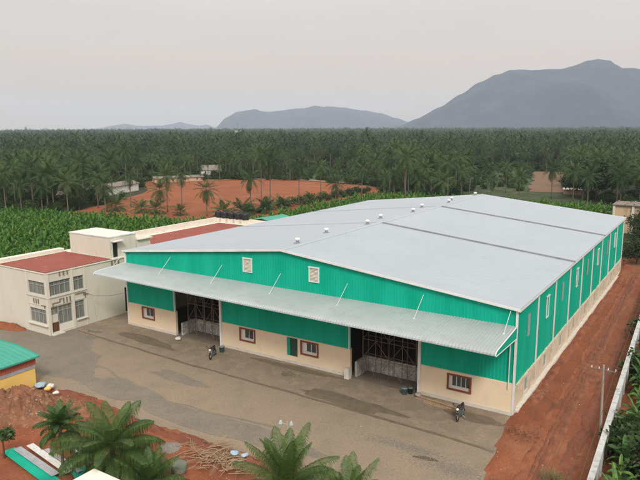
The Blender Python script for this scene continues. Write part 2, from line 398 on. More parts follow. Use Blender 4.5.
# shallow drain groove line and damp stains
def strip(pts, w0, name, z, m, amp=.12):
    a = []; b = []
    n = len(pts)
    P = []
    for i in range(n-1):
        p = Vector(pts[i]); q = Vector(pts[i+1]); k = max(1,int((q-p).length/.5))
        P += [p+(q-p)*(t/k) for t in range(k)]
    P.append(Vector(pts[-1]))
    mb = MB()
    for i,p in enumerate(P):
        d = (P[min(i+1,len(P)-1)]-P[max(i-1,0)]).normalized(); nn_ = Vector((-d.y,d.x))
        wv = w0*(.6+.9*abs(nz(p.x,p.y,.7)))+.02; o_ = amp*nz(p.x,p.y,.35,9)
        for s_ in (-1,1): mb.v.append((p.x+nn_.x*(o_+s_*wv),p.y+nn_.y*(o_+s_*wv),z))
    for i in range(len(P)-1): mb.f.append((2*i,2*i+2,2*i+3,2*i+1))
    return struct(name, mb, m)
strip([(-26,-4.9),(-21.9,-5.2),(-11.8,-5.6),(-8.7,-5.8),(6,-5.9),(22.3,-6.35),(23.4,-6.5)], .17, 'yard_drain_line', .022, M['wet'])
strip([(-20,-9.5),(-9,-12.2),(-3.1,-12.9),(4.7,-12.4),(8.4,-12.0)], .12, 'yard_crack_line', .020, M['yardgrey'], .5)
def blob(cx, cy, rx, ry, rot, n=40, am=.35, s=1.3):
    out = []
    for k in range(n):
        t = 2*pi*k/n; q = 1+am*nz(cos(t)*s+cx, sin(t)*s+cy, 1.0)*1.6+.12*nz(cos(t)*5+cx,sin(t)*5+cy,1.0,4)
        x = rx*q*cos(t); y = ry*q*sin(t)
        out.append((cx+x*cos(rot)-y*sin(rot), cy+x*sin(rot)+y*cos(rot)))
    return out
sheet('damp_patch', blob(10.0,-4.9,5.0,1.0,.02), .024, M['wet'])
sheet('damp_patch', blob(-16,-3.2,4.5,.9,-.04), .025, M['wet'])
sheet('damp_patch', blob(20.5,-2.0,2.3,.8,.0), .026, M['wet'])
sheet('damp_patch', blob(2,-1.0,5.0,.45,.0), .027, M['wet'])
sheet('pale_yard_patch', blob(-6,-8.8,3.4,.9,-.05), .018, M['yardgrey'])
sheet('pale_yard_patch', blob(4,-14.0,8.0,1.6,.03), .019, M['yardgrey'])
sheet('pale_yard_patch', blob(-7.5,-13.5,5.0,1.6,-.1), .021, M['yardgrey'])
gv = MB()
for k,(a,b,c_,d_) in enumerate([]):
    sheet('soil_stain', blob(a,b,c_,d_,.1*k,60,.6,2.5), .023+.0005*k, M['stain'])
def ridge(name, pts_, wd, h_, m, amp=.3, k_n=7):
    P = []
    for i in range(len(pts_)-1):
        p = Vector(pts_[i]); q = Vector(pts_[i+1]); k = max(1,int((q-p).length/.22)); P += [p+(q-p)*(t/k) for t in range(k)]
    P.append(Vector(pts_[-1])); mb = MB(); n = len(P)
    for i,p in enumerate(P):
        d = (P[min(i+1,n-1)]-P[max(i-1,0)]).normalized(); nn_ = Vector((-d.y,d.x)); o_ = amp*nz(p.x,p.y,.3,9)
        w_ = wd*(.7+.8*abs(nz(p.x,p.y,.6))); e_ = min(1,min(i,n-1-i)/8)
        for j in range(k_n):
            u = 2*j/(k_n-1)-1; X = p.x+nn_.x*(o_+u*w_); Y = p.y+nn_.y*(o_+u*w_)
            mb.v.append((X,Y,(soil_z(X,Y)-.02 if X > 22.9 else 0)-.03+(.05 if name=='wheel_rut' else 0)*(1-u*u)+e_*h_*max(0,1-u*u)*(.7+.9*nz(X,Y,1.1)+.5*nz(X,Y,4))))
    for i in range(n-1):
        for j in range(k_n-1): a = i*k_n+j; mb.f.append((a,a+k_n,a+k_n+1,a+1))
    return struct(name, mb, m, True)
ridge('soil_bank',[(-13,-16.6),(-7.5,-16.9),(-1.1,-17.5),(4.3,-17.1),(10.3,-17.2),(13.5,-18)],.75,.42,M['soildark'])
ridge('soil_bank',[(23.9,.8),(23.7,12),(23.8,24),(23.7,40),(23.9,58)],.45,.16,M['soilmix'],.15)
ridge('wheel_rut',[(27.3,-14),(27.0,0),(26.6,15),(26.2,32),(25.8,60)],.35,.08,M['soilmix'],.3)
for k,(xo,wd_,m_) in enumerate([(25.3,.3,'soilmix'),(26.3,.22,'soildark'),(27.9,.5,'soildark'),(25.9,.16,'soildark')]):
    ridge('wheel_rut',[(xo+.5,-13+k),(xo+.15,4),(xo-.2,22),(xo-.5,44),(xo-.7,62)],wd_,.07,M[m_],.22)
ridge('wheel_rut',[(28.9,-14),(28.6,0),(28.2,15),(27.7,32),(27.2,60)],.4,.08,M['soildark'],.3)

strip([(24.7,-15),(24.1,-9.2),(23.5,-4.4),(23.15,-.6)], .28, 'soil_spill', .030, M['soilmix'], .15)
sheet('puddle', blob(19.6,-10.0,.9,.22,.1), .033, M['puddle']); sheet('puddle', blob(-24,-4.2,1.0,.3,.2), .033, M['puddle'])
# mounds
def mound(name, cx, cy, rx, ry, h, m, rot=0, n=48, s=1.2, rough_=.5):
    mb = MB()
    for j in range(n+1):
        for i in range(n+1):
            u = 2*i/n-1; v = 2*j/n-1; d = hypot(u,v)
            x = u*rx; y = v*ry
            X = cx+x*cos(rot)-y*sin(rot); Y = cy+x*sin(rot)+y*cos(rot)
            z = h*max(0,1-d*d)**.8*(1+rough_*nz(X,Y,s)+rough_*.7*nz(X,Y,s*2.6,2)+.3*rough_*nz(X,Y,s*6,3)) - (.12 if d > .97 else 0)
            mb.v.append((X,Y,z))
    for j in range(n):
        for i in range(n):
            a = j*(n+1)+i; mb.f.append((a,a+1,a+n+2,a+n+1))
    return struct(name, mb, m, True)
mound('earth_heap', -12.2, -20.6, 5.2, 2.9, 1.15, M['mound'], .12, 80, .9, .8)
mound('earth_heap', -9.0, -18.6, 3.2, 1.5, .65, M['mound'], .1, 50, 1.3, .8)
mound('earth_heap', 24.7, -1.9, 1.5, 1.6, .28, M['soilmix'], .4, 40, 1.4)
mound('earth_heap', 26.6, 13.5, 1.5, 3.4, .30, M['soilmix'], .1, 50, 1.2, .9)
mound('gravel_heap', 3.3, -18.6, 1.2, .9, .22, M['gravel'], .3, 30, 1.4)
mound('earth_heap', -34.5, -8.7, 3.6, 1.0, .5, M['soil'], .12, 36, 1.4)
# loose stones & crumbs
def rock(mb, x, y, z, r, sq=.7):
    b = len(mb.v); a = random.random()*9
    ico = [(0,0,1),(.89,0,.45),(.28,.85,.45),(-.72,.53,.45),(-.72,-.53,.45),(.28,-.85,.45),(.72,.53,-.45),(-.28,.85,-.45),(-.89,0,-.45),(-.28,-.85,-.45),(.72,-.53,-.45),(0,0,-1)]
    for p in ico:
        q = r*(.7+.6*random.random()); mb.v.append((x+(p[0]*cos(a)-p[1]*sin(a))*q, y+(p[0]*sin(a)+p[1]*cos(a))*q, z+p[2]*q*sq))
    for t in ((0,1,2),(0,2,3),(0,3,4),(0,4,5),(0,5,1),(1,6,2),(2,7,3),(3,8,4),(4,9,5),(5,10,1),(6,7,2),(7,8,3),(8,9,4),(9,10,5),(10,6,1),(11,7,6),(11,8,7),(11,9,8),(11,10,9),(11,6,10)):
        mb.f.append(tuple(b+i for i in t))
for k in range(2600):
    q = random.random()
    if q < .45: x = random.gauss(17.6,1.5); y = random.gauss(-9.2,.32)
    elif q < .9: x = random.gauss(21.6,1.3); y = random.gauss(-10.3,.5)
    else: x = random.uniform(9,23.5); y = random.gauss(-9.6,1.3)
    if inside(YARD,x,y): rock(gv, x, y, .02, random.uniform(.012,.042))
tag(gv.build('gravel', M['gravel']), 'loose grey gravel spread in patches over the yard at lower right', 'gravel', kind='stuff')
mb = MB()
for k in range(900):
    if k < 380: x = random.gauss(-11,3.2); y = random.gauss(-19.5,2.0); z = max(.0, 1.1*max(0,1-((x+12.2)/5.2)**2-((y+20.6)/2.9)**2)**.8)
    elif k < 620: x = random.uniform(23.2,29); y = random.uniform(-10,45); z = soil_z(x,y)-.02
    elif k < 760: x = random.uniform(-4,14); y = random.gauss(-18.2,1); z = soil_z(x,y)
    else: x = random.uniform(8,23); y = random.gauss(-9.3,1.0); z = .02
    rock(mb, x, y, z, random.uniform(.025,.085)*(1.8 if random.random()<.08 else 1)*(.45 if k >= 760 else .8))
tag(mb.build('rubble', M['stone']), 'loose pale stones and crumbs scattered over the red soil and the yard', 'rubble', kind='stuff')

# ------------------------------------------------------------------ hills
def hill(name, D, T, prof, m, seed, ext=0, n_u=300, n_s=60, amp=.26):
    az = [p[0] for p in prof]
    def tanh_(a):
        for i in range(len(prof)-1):
            if prof[i][0] <= a <= prof[i+1][0]:
                t = (a-prof[i][0])/(prof[i+1][0]-prof[i][0]); t = t*t*(3-2*t)*.5+t*.5
                return prof[i][1]*(1-t)+prof[i+1][1]*t
        return 0
    mb = MB()
    for i in range(n_u+1):
        a = az[0]+(az[-1]-az[0])*i/n_u; tn = tanh_(a); ar = radians(a)
        h = max(0, 23+D*tn)
        for j in range(n_s+1):
            s_ = 2*j/n_s-1; rr = D+s_*T*(.45+.55*h/ max(1,(23+D*max(p[1] for p in prof))))
            x = CX+rr*sin(ar); y = CY+rr*cos(ar)
            fall = max(0,1-abs(s_)**1.25)
            rg = 1-abs(nz(x+seed*999,y,.0011)*2); sp = nz(x,y,.0035,seed)
            z = h*fall*(1-(1-fall)*amp*2*(1-rg)) + h*amp*(sp*.8+(rg-.5)*.9)*fall*(1-fall)*2.2 + h*.035*nz(x,y,.0055,seed)*fall+h*.018*nz(x,y,.014,seed)*fall
            if j in (0,n_s): z = -.5
            mb.v.append((x,y,max(z,-.5)))
    for i in range(n_u):
        for j in range(n_s):
            a = i*(n_s+1)+j; mb.f.append((a,a+1,a+n_s+2,a+n_s+1))
    return struct(name, mb, m, True)
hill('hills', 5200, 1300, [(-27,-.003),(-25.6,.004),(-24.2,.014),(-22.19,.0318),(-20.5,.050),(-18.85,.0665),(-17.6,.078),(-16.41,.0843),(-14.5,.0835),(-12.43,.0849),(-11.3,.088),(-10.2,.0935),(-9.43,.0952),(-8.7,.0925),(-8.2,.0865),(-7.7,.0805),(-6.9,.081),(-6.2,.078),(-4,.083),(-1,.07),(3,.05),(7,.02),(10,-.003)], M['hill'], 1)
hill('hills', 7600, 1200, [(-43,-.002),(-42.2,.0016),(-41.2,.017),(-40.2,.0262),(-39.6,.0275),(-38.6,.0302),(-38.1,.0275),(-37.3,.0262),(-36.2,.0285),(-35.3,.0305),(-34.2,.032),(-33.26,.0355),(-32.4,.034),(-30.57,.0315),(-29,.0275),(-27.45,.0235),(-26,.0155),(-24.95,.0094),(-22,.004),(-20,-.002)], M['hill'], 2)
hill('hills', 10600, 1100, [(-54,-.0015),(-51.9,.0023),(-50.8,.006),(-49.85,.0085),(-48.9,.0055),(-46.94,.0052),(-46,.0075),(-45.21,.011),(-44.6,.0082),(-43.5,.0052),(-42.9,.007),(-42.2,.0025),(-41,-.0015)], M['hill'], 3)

# ------------------------------------------------------------------ ribbed sheets and walls with openings
def ribbed_wall(mb, axis, c, u0, u1, zb, zt, pitch=.3, depth=.03, out=1, cuts=()):
    """vertical ribs; wall in plane axis=c; zb,zt functions of u; cuts: (ua,ub,za,zb) real openings"""
    us = [u0]
    u = u0
    k = 0
    while u < u1-1e-6:
        step = [pitch*.5, pitch*.12, pitch*.26, pitch*.12][k % 4]; u = min(u1, u+step); us.append(u); k += 1
    for ca in cuts:
        for e in ca[:2]:
            if u0 < e < u1: us.append(e)
    us = sorted(set(round(x,4) for x in us))
    def dep(u):
        t = ((u-u0)/pitch) % 1.0
        return depth*(0 if t < .5 else ((t-.5)/.12 if t < .62 else (1 if t < .88 else (1-t)/.12)))
    def P(u,z):
        d = c+out*dep(u)
        return (u,d,z) if axis == 'y' else (d,u,z)
    for a,b in zip(us[:-1],us[1:]):
        mid = (a+b)/2; segs = [(zb,zt)]
        spans = [(lambda x: zb(x), lambda x: zt(x))]
        cs = sorted([q for q in cuts if q[0]-1e-6 <= a and b <= q[1]+1e-6], key=lambda q:q[2])
        lo = zb
        parts = []
        for q in cs:
            parts.append((lo, (lambda x, zz=q[2]: zz))); lo = (lambda x, zz=q[3]: zz)
        parts.append((lo, zt))
        for f0,f1 in parts:
            if f1(mid)-f0(mid) > .01:
                mb.poly([P(a,f0(a)),P(b,f0(b)),P(b,f1(b)),P(a,f1(a))])
def wall_open(mb, axis, c, u0, u1, z0, z1, cuts, out, depth=.18):
    """flat wall face with real rectangular openings and reveals going inwards"""
    us = sorted(set([u0,u1]+[e for q in cuts for e in q[:2] if u0<e<u1])); zs = sorted(set([z0,z1]+[e for q in cuts for e in q[2:] if z0<e<z1]))
    P = (lambda u,z,d=0: (u,c-out*d,z)) if axis == 'y' else (lambda u,z,d=0: (c-out*d,u,z))
    for a,b in zip(us[:-1],us[1:]):
        for e,f in zip(zs[:-1],zs[1:]):
            mu, mz = (a+b)/2,(e+f)/2
            if any(q[0]<mu<q[1] and q[2]<mz<q[3] for q in cuts): continue
            mb.poly([P(a,e),P(b,e),P(b,f),P(a,f)])
    for (a,b,e,f) in cuts:
        mb.poly([P(a,e),P(a,f),P(a,f,depth),P(a,e,depth)]); mb.poly([P(b,e),P(b,f),P(b,f,depth),P(b,e,depth)])
        mb.poly([P(a,f),P(b,f),P(b,f,depth),P(a,f,depth)])
        if e > z0: mb.poly([P(a,e),P(b,e),P(b,e,depth),P(a,e,depth)])

# ------------------------------------------------------------------ warehouse
W, LN, HE, HR = 22.84, 59.4, 9.0, 11.41
BAY = LN/9
roofz = lambda x: HE+(HR-HE)*(1-abs(x)/W)
wh = thing('warehouse', 'large green metal clad warehouse with a pale grey low pitched roof and beige base wall', 'warehouse', (0,0,0))
OP = [(-14.95,-8.3),(7.75,14.6)]            # the two open bays
GB = 2.72
cuts = [(-14.95,-8.3,0,6.7),(7.75,14.6,0,6.7),(-4.9,-3.85,8.7,10.0),(3.2,4.25,8.7,10.0)]
b = MB()
ribbed_wall(b,'y',0,-W,W,lambda u:GB,lambda u:roofz(u)-.02,.3,-.018,1,cuts)
b.build('front_cladding', M['green'], wh)
b = MB(); ribbed_wall(b,'x',W,0.0,LN,lambda u:GB-.3+.05*nz(u,0,.8), lambda u:HE-.05,.3,.018,1)
b.build('side_cladding', M['green'], wh)
b = MB(); ribbed_wall(b,'x',-W,0,LN,lambda u:GB,lambda u:HE-.05,.3,-.03,1); ribbed_wall(b,'y',LN,-W,W,lambda u:GB,lambda u:roofz(u)-.02,.3,.03,1)
b.build('rear_cladding', M['green'], wh)
# beige base wall (front), with openings for windows
wins = [(-20.4,-18.35,1.2,2.6),(-5.6,-3.55,1.2,2.6),(2.15,4.2,1.2,2.6),(17.3,19.4,1.1,2.5)]
dcut = (.45,1.75,.75,2.65)
b = MB()
for (a,e) in ((-W-.02,-14.95),(-8.3,7.75),(14.6,W+.02)):
    wall_open(b,'y',-.10,a,e,.32,GB,[q for q in wins+[dcut] if a<q[0]<e],-1,.16)
    b.poly([(a,-.10,GB),(e,-.10,GB),(e,.05,GB+.04),(a,.05,GB+.04)])
    b.poly([(a,-.10,.32),(a,.2,.32),(a,.2,GB),(a,-.10,GB)]); b.poly([(e,-.10,.32),(e,.2,.32),(e,.2,GB),(e,-.10,GB)])
    b.poly([(a,.2,0),(e,.2,0),(e,.2,GB+.1),(a,.2,GB+.1)])
b.build('base_wall', M['beige'], wh)
b = MB()
for (a,e) in ((-W-.05,-14.95),(-8.3,7.75),(14.6,W+.05)): b.box(a,e,-.15,.2,-.1,.322)
b.build('base_skirting', M['skirt'], wh)
for i,(a,e,z0,z1) in enumerate(wins):
    fr = MB(); t = .14
    fr.box(a-.02,e+.02,-.19,-.103,z1-t+.02,z1+.02); fr.box(a-.02,e+.02,-.19,-.103,z0-.02,z0+t-.02)
    fr.box(a-.02,a+t-.02,-.188,-.103,z0+t-.02,z1-t+.02); fr.box(e-t+.02,e+.02,-.188,-.103,z0+t-.02,z1-t+.02)
    f = fr.build('window', M['brick'], wh)
    inn = MB(); inn.box(a,e,.035,.06,z0,z1)
    inn.build('window_panel', M['cream_clean'], f)
    g0, g1 = (a+.62, e-.28) if i < 3 else (a+.38, e-.1)
    pn = MB(); pn.box(g0,g1,.01,.033,z0+.35,z1-.12)
    pn.build('pane', M['glass'], f)
    gr = MB(); nb = 2 if i < 3 else 4
    for k in range(nb+1):
        x = g0+(g1-g0)*k/nb; gr.box(x-.025,x+.025,-.03,.005,z0+.33,z1-.1)
    gr.box(g0-.04,g1+.04,-.028,.003,z0+.31,z0+.36); gr.box(g0-.04,g1+.04,-.028,.003,z1-.12,z1-.08)
    gr.build('grille', M['trim'], f)
d = MB(); d.box(dcut[0],dcut[1],.02,.05,dcut[2],dcut[3]); do = d.build('door', M['dark'], wh)
d = MB(); d.box(dcut[0]+.05,dcut[0]+.35,-.02,.015,dcut[2]+.05,dcut[3]-.05); d.build('door_leaf', M['green'], do)
# opening jamb trims (white posts) and corner flashings
for x in (-8.3,14.6): b = MB(); b.box(x-.03,x+.22,-.20,.05,.0,7.3); b.build('opening_trim', M['trim'], wh)
for x in (-15.1,7.6): b = MB(); b.box(x-.02,x+.10,-.17,.05,2.7,7.3); b.build('opening_trim', M['trim'], wh)
b = MB(); b.box(W+.03,W+.12,-.14,.03,0.0,HE-.1); b.box(W-.05,W+.03,-.14,-.045,0.3,HE-.1); b.build('corner_trim', M['trim'], wh)
b = MB(); b.box(-W-.10,-W+.06,-.16,.05,.0,HE-.1); b.build('corner_trim', M['trim'], wh)
post = MB(); post.box(7.45,7.95,-.75,-.25,0,1.05)
post.build('stub_pillar', M['skirt'], wh)
# louvre vents in the gable
for (a,e,z0,z1) in cuts[2:]:
    fr = MB()
    fr.box(a-.1,e+.1,-.13,.03,z1,z1+.12); fr.box(a-.06,a+.05,-.12,.03,z0,z1-.002); fr.box(e-.05,e+.06,-.12,.03,z0,z1-.002); fr.box(a-.06,e+.06,-.12,.03,z0-.08,z0-.002)
    f = fr.build('louver', M['trim'], wh)
    sl = MB()
    for k in range(9): sl.cbox((a+e)/2, 0, z0+.08+k*(z1-z0-.1)/9, e-a-.12, .11, .02, 0, 0, radians(38))
    sl.box(a,e,.05,.06,z0,z1)
    sl.build('slats', M['louver'], f)
# roof: ribs run down the slope
def roof_slope(mb, side, y0, y1, pitch=.9, depth=.012, over=.28):
    y = y0; k = 0; ys = [y0]
    while y < y1-1e-6:
        y = min(y1, y+[pitch*.7,pitch*.08,pitch*.14,pitch*.08][k%4]); ys.append(y); k += 1
    def dep(y):
        t = ((y-y0)/pitch)%1.0
        return 0 if t < .699 else (depth if .77 < t < .93 else depth*.05)
    sl = (HR-HE)/W
    for a,c in zip(ys[:-1],ys[1:]):
        za, zc = dep(a), dep(c)
        xo = side*(W+over); zo = HE-sl*over+.03
        mb.poly([(0,a,HR+.03+za),(xo,a,zo+za),(xo,c,zo+zc),(0,c,HR+.03+zc)] if side>0 else [(0,c,HR+.03+zc),(xo,c,zo+zc),(xo,a,zo+za),(0,a,HR+.03+za)])
b = MB()
for s_ in (-1,1): roof_slope(b, s_, -.30, LN+.3)
rf = b.build('roof', M['roof'], wh)
b = MB(); b.prism([(-.38,HR-.01),(0,HR+.085),(.38,HR-.01),(.38,HR+.01+.02),(0,HR+.11),(-.38,HR+.03)],'y',-.3,LN+.3); b.build('ridge_cap', M['roof'], rf)
for yy in (20.5,39.8):
    b = MB()
    b.prism([(.4,HR+.03-.4*(HR-HE)/W),(W+.3,HE-.0),(W+.3,HE+.13),(.4,HR+.16-.4*(HR-HE)/W)],'y',yy-.16,yy+.16)
    b.build('expansion_joint', M['joint'], rf)
    b = MB(); b.prism([(-.4,HR+.03-.4*(HR-HE)/W),(-W-.3,HE-.0),(-W-.3,HE+.07),(-.4,HR+.09-.4*(HR-HE)/W)],'y',yy-.05,yy+.05)
    b.build('expansion_joint', M['canopy'], rf)
# rake & eave trims
for (y0,y1) in ((-.36,-.30),(LN+.3,LN+.36)):
    b = MB()
    for s_ in (-1,1):
        xe = s_*(W+.3); ze = HE-.03
        pl = [(0,HR+.07),(xe,ze+.07),(xe,ze-.13),(0,HR-.13)]
        b.prism(pl if s_>0 else pl[::-1],'y',y0,y1)
    b.build('rake_trim', M['trim'], wh)
for s_ in (-1,1):
    b = MB(); x0 = s_*(W+.02); x1 = s_*(W+.30); lo_, hi_ = min(x0,x1), max(x0,x1)
    b.box(lo_,hi_,-.3,LN+.3,HE-.22,HE-.17); xe = s_*(W+.29); b.box(min(xe,xe+s_*.04),max(xe,xe+s_*.04),-.3,LN+.3,HE-.22,HE-.03)
    b.build('gutter', M['trim'], wh)
# downpipes on the side
for k in range(1,10):
    y = k*BAY-.1
    b = MB(); b.box(W+.035,W+.15,y-.07,y+.07,.45,HE-.22); b.build('downpipe', M['trim'], wh)
# side base wall: plaster with pilasters, broken mortar top
b = MB()
scuts = [(k*BAY+3.4,k*BAY+4.5,.7,2.0) for k in range(9)]
wall_open(b,'x',W+.02,0.03,LN,-.2,2.3,scuts,1,.12)
for k in range(10):
    y = min(max(k*BAY-.25,.0),LN-.5); b.box(W+.021,W+.14,y,y+.45,-.2,2.4)
    for q in (2.2,): 
        if k<9: b.box(W+.021,W+.11,y+q,y+q+.3,-.2,2.2)
yy = .5
while yy < LN-.5:
    l_ = random.uniform(.5,1.6); b.box(W-.02,W+.13+.05*random.random(),yy,yy+l_-.02,2.24,2.44+.10*random.random()); yy += l_
b.build('side_base_wall', M['sidebase'], wh)
b = MB(); b.box(W+.022,W+.40,.25,LN,-.2,.40); b.build('side_footing', M['skirt'], wh)
for (a,e,z0,z1) in scuts: b = MB(); b.box(W-.12,W-.09,a,e,z0,z1); b.build('side_vent_panel', M['louver_grey'], wh)
# tall vents on the side, alternately plain grey and white framed
for k,yc in enumerate([3.6,10.1,16.5,23.6,29.8,36.8,44.2,50.9]):
    wd = .34; z0, z1 = 5.75, 7.65
    if k % 2:
        b = MB(); b.box(W+.035,W+.12,yc-wd-.1,yc-wd,z0,z1); b.box(W+.035,W+.12,yc+wd,yc+wd+.1,z0,z1); b.box(W+.035,W+.16,yc-wd-.16,yc+wd+.16,z1+.002,z1+.12); b.box(W+.035,W+.12,yc-wd-.1,yc+wd+.1,z0-.1,z0-.002)
        f = b.build('side_louver', M['trim'], wh)
        b = MB()
        for q in range(12): b.cbox(W+.06,yc,z0+.1+q*.155,.08,2*wd-.02,.02,0,radians(-35),0)
        b.build('slats', M['green'], f)
    else:
        b = MB(); b.box(W+.035,W+.07,yc-wd,yc+wd,z0,z1)
        for q in range(12): b.cbox(W+.08,yc,z0+.1+q*.155,.05,2*wd-.02,.02,0,radians(-35),0)
        b.build('side_louver', M['louver_grey'], wh)
# plain base walls left/rear
b = MB(); b.box(-W-.08,-W+.1,.2,LN,0,GB); b.box(-W,W,LN-.1,LN+.08,0,GB); b.build('rear_base_wall', M['beige'], wh)
# interior: floor, low walls, columns, rafters
b = MB(); b.poly([(-W,.2,.03),(W,.2,.03),(W,LN-.1,.03),(-W,LN-.1,.03)])
for a,e in OP: b.poly([(a,-.1,.032),(e,-.1,.032),(e,.2,.032),(a,.2,.032)])
b.build('inner_floor', M['floor'], wh)
b = MB(); b.box(-14.3,-7.9,2.3,2.5,.03,1.45); b.box(-14.5,-14.3,.25,2.5,.03,1.45); b.build('inner_low_wall', M['innerwall'], wh)
b = MB(); b.box(8.3,15,2.2,2.4,.03,1.5); b.box(8.05,8.3,.25,2.4,.03,1.5); b.build('inner_low_wall', M['innerwall'], wh)
b = MB()
for k in range(1,9):
    y = k*BAY
    for s_ in (-1,1):
        b.box(s_*(W-.45)-.12,s_*(W-.45)+.12,y-.1,y+.1,.03,8.4)
        pl = [(0,HR-.1),(s_*(W-.3),HE-.15),(s_*(W-.3),HE-.75),(0,HR-.6)]
        b.prism(pl if s_>0 else pl[::-1],'y',y-.08,y+.08)
b.build('portal_frame', M['steel'], wh)
# canopy
CL = -22.95
prof = [(0.0,7.52),(-1.2,7.42),(-2.4,7.32),(-3.6,7.22),(-4.7,7.13),(-5.1,7.09),(-5.32,7.02),(-5.45,6.92),(-5.48,6.80)]
cty = lambda x: 1-.17*(W-x)/(2*W)          # the sheet runs a little narrower towards its left end
b = MB(); pitch = .27; x = CL; k = 0; xs = [x]
while x < W+.05: x += [pitch*.35,pitch*.15,pitch*.35,pitch*.15][k%4]; xs.append(x); k += 1
def pnorm(i):
    a = prof[max(i-1,0)]; c = prof[min(i+1,len(prof)-1)]; dy, dz = c[0]-a[0], c[1]-a[1]; l = hypot(dy,dz)
    return (dz/l*1.0, -dy/l)
base = 0
for i,(y,z) in enumerate(prof):
    ny,nz_ = pnorm(i)
    for j,x in enumerate(xs):
        d_ = .032 if (j%4) in (2,3) else 0
        b.v.append((x, y*cty(x)+(ny*d_), z+nz_*d_+(1-cty(x))*.9*min(1,-y/5)))
nx_ = len(xs)
for i in range(len(prof)-1):
    for j in range(nx_-1):
        a = i*nx_+j; b.f.append((a,a+1,a+nx_+1,a+nx_))
can = b.build('canopy', M['canopy'], wh)
for xe in (W+.06, CL-.02):
    b = MB()
    lf = (1-cty(xe))*.9; under = [(y*cty(xe), z-.02+lf*min(1,-y/5)) for y,z in prof]
    pl = under+[(-5.4*cty(xe),6.75+lf),(0,6.55)]
    b.prism(pl,'x',xe-.01,xe+.02); ck = b.build('end_cheek', M['green'], can)
    b = MB(); b.tube([(xe,y,z+.04) for y,z in under],.045,6); b.tube([(xe+.02,-5.4*cty(xe),6.75+lf),(xe+.02,-.15,6.55)],.04,6); b.build('edge_trim', M['trim'], ck)
b = MB()
for x in [-22.8,-15.2,-7.6,0,7.6,15.2,22.6]:
    q_ = cty(x); b.tube([(x,-.05,7.38),(x,-5.2*q_,7.0)],.04,5); b.tube([(x,-.05,6.6),(x,-5.1*q_,6.9)],.04,5)
    for q in range(4): b.tube([(x,-.6-q,6.63+.05*q),(x,-1.1-q,7.25-.07*q)],.025,4)
for q in range(4): b.box(CL+.3,W-.1,-1.0-q*1.0,-.92-q*1.0,7.28-q*.085,7.36-q*.085)
b.build('canopy_truss', M['steel'], can)
for x in [-22.9,-15.4,-7.8,-.2,7.4,14.9,22.4]:
    b = MB(); b.tube([(x,-1.9,7.40),(x,-.04,9.0)],.02,6); b.box(x-.07,x+.07,-1.98,-1.82,7.34,7.42); b.build('stay_rod', M['trim'], can)
# overflow pipe at the right corner
b = MB(); b.tube([(W-.35,-.24,6.7),(W-.35,-.24,2.3)],.04,8); b.build('corner_pipe', M['trim'], wh)

# roof turbine ventilators
def turbine(x, y, label):
    z = roofz(x)+.04
    t = thing('roof_ventilator', label, 'ventilator', (x,y,z), 'turbine ventilators along the warehouse ridge'); t['sz'] = .78
    b = MB(); b.box(x-.48,x+.48,y-.48,y+.48,z-.05,z+.05); b.lathe(x,y,[(.36,z+.04),(.29,z+.14),(.27,z+.45)],14); b.build('base', M['joint'], t)
    b = MB(); b.lathe(x,y,[(.27,z+.45),(.40,z+.55),(.47,z+.70),(.46,z+.83),(.36,z+.96),(.18,z+1.03),(.02,z+1.05)],28,.10); b.build('turbine_head', M['trim'], t, False)
    t.scale = (.62,.62,.55); del t['sz']
    return t
VL = [(-.9,3.9,'nearest roof ventilator to the front gable on the pale warehouse roof'),
      (-2.3,11.7,'second roof ventilator back from the front gable, set left of the ridge'),
      (-.9,19.0,'roof ventilator just in front of the first dark roof joint'),
      (-2.4,25.4,'roof ventilator just behind the first roof joint, set left of the ridge'),
      (-.9,32.4,'roof ventilator midway between the two dark roof joints'),
      (-2.4,38.9,'roof ventilator just in front of the second roof joint, left of the ridge'),
      (-.6,45.2,'roof ventilator behind the second dark roof joint, beside the ridge'),
      (-2.0,50.0,'second to last roof ventilator toward the rear, left of the ridge'),
      (-.9,58.4,'last roof ventilator at the far rear edge of the roof')]
for x,y,l_ in VL: turbine(x,y,l_)

# scaffolding inside the two openings
def scaffold(x0, x1, y0, y1, label):
    t = thing('scaffold', label, 'scaffold', (x0,y0,.03))
    n = 4
    b = MB(); c_ = MB()
    for i in range(n+1):
        x = x0+(x1-x0)*i/n
        for y in (y0,y1): b.tube([(x,y,.03),(x,y,5.6)],.035,5)
    b.build('uprights', M['steel'], t)
    for z in (1.9,3.7,5.4):
        for y in (y0,y1): c_.tube([(x0,y,z),(x1,y,z)],.03,5)
        for i in range(n+1): x = x0+(x1-x0)*i/n; c_.tube([(x,y0,z+.04),(x,y1,z+.04)],.03,5)
    c_.build('ledgers', M['steel'], t)
    e = MB()
    for i in range(n):
        xa = x0+(x1-x0)*i/n; xb = x0+(x1-x0)*(i+1)/n
        for z in (.1,1.95,3.75): e.tube([(xa,y0+.05,z),(xb,y0+.05,z+1.7)],.025,4) if (i+int(z))%2 else e.tube([(xb,y0+.05,z),(xa,y0+.05,z+1.7)],.025,4)
    e.build('braces', M['steel'], t)
scaffold(-14.0,-8.9,.9,2.0,'rusty steel scaffold standing in the left open bay of the warehouse')
scaffold(8.6,14.0,.8,1.9,'rusty steel scaffold standing in the right open bay of the warehouse')

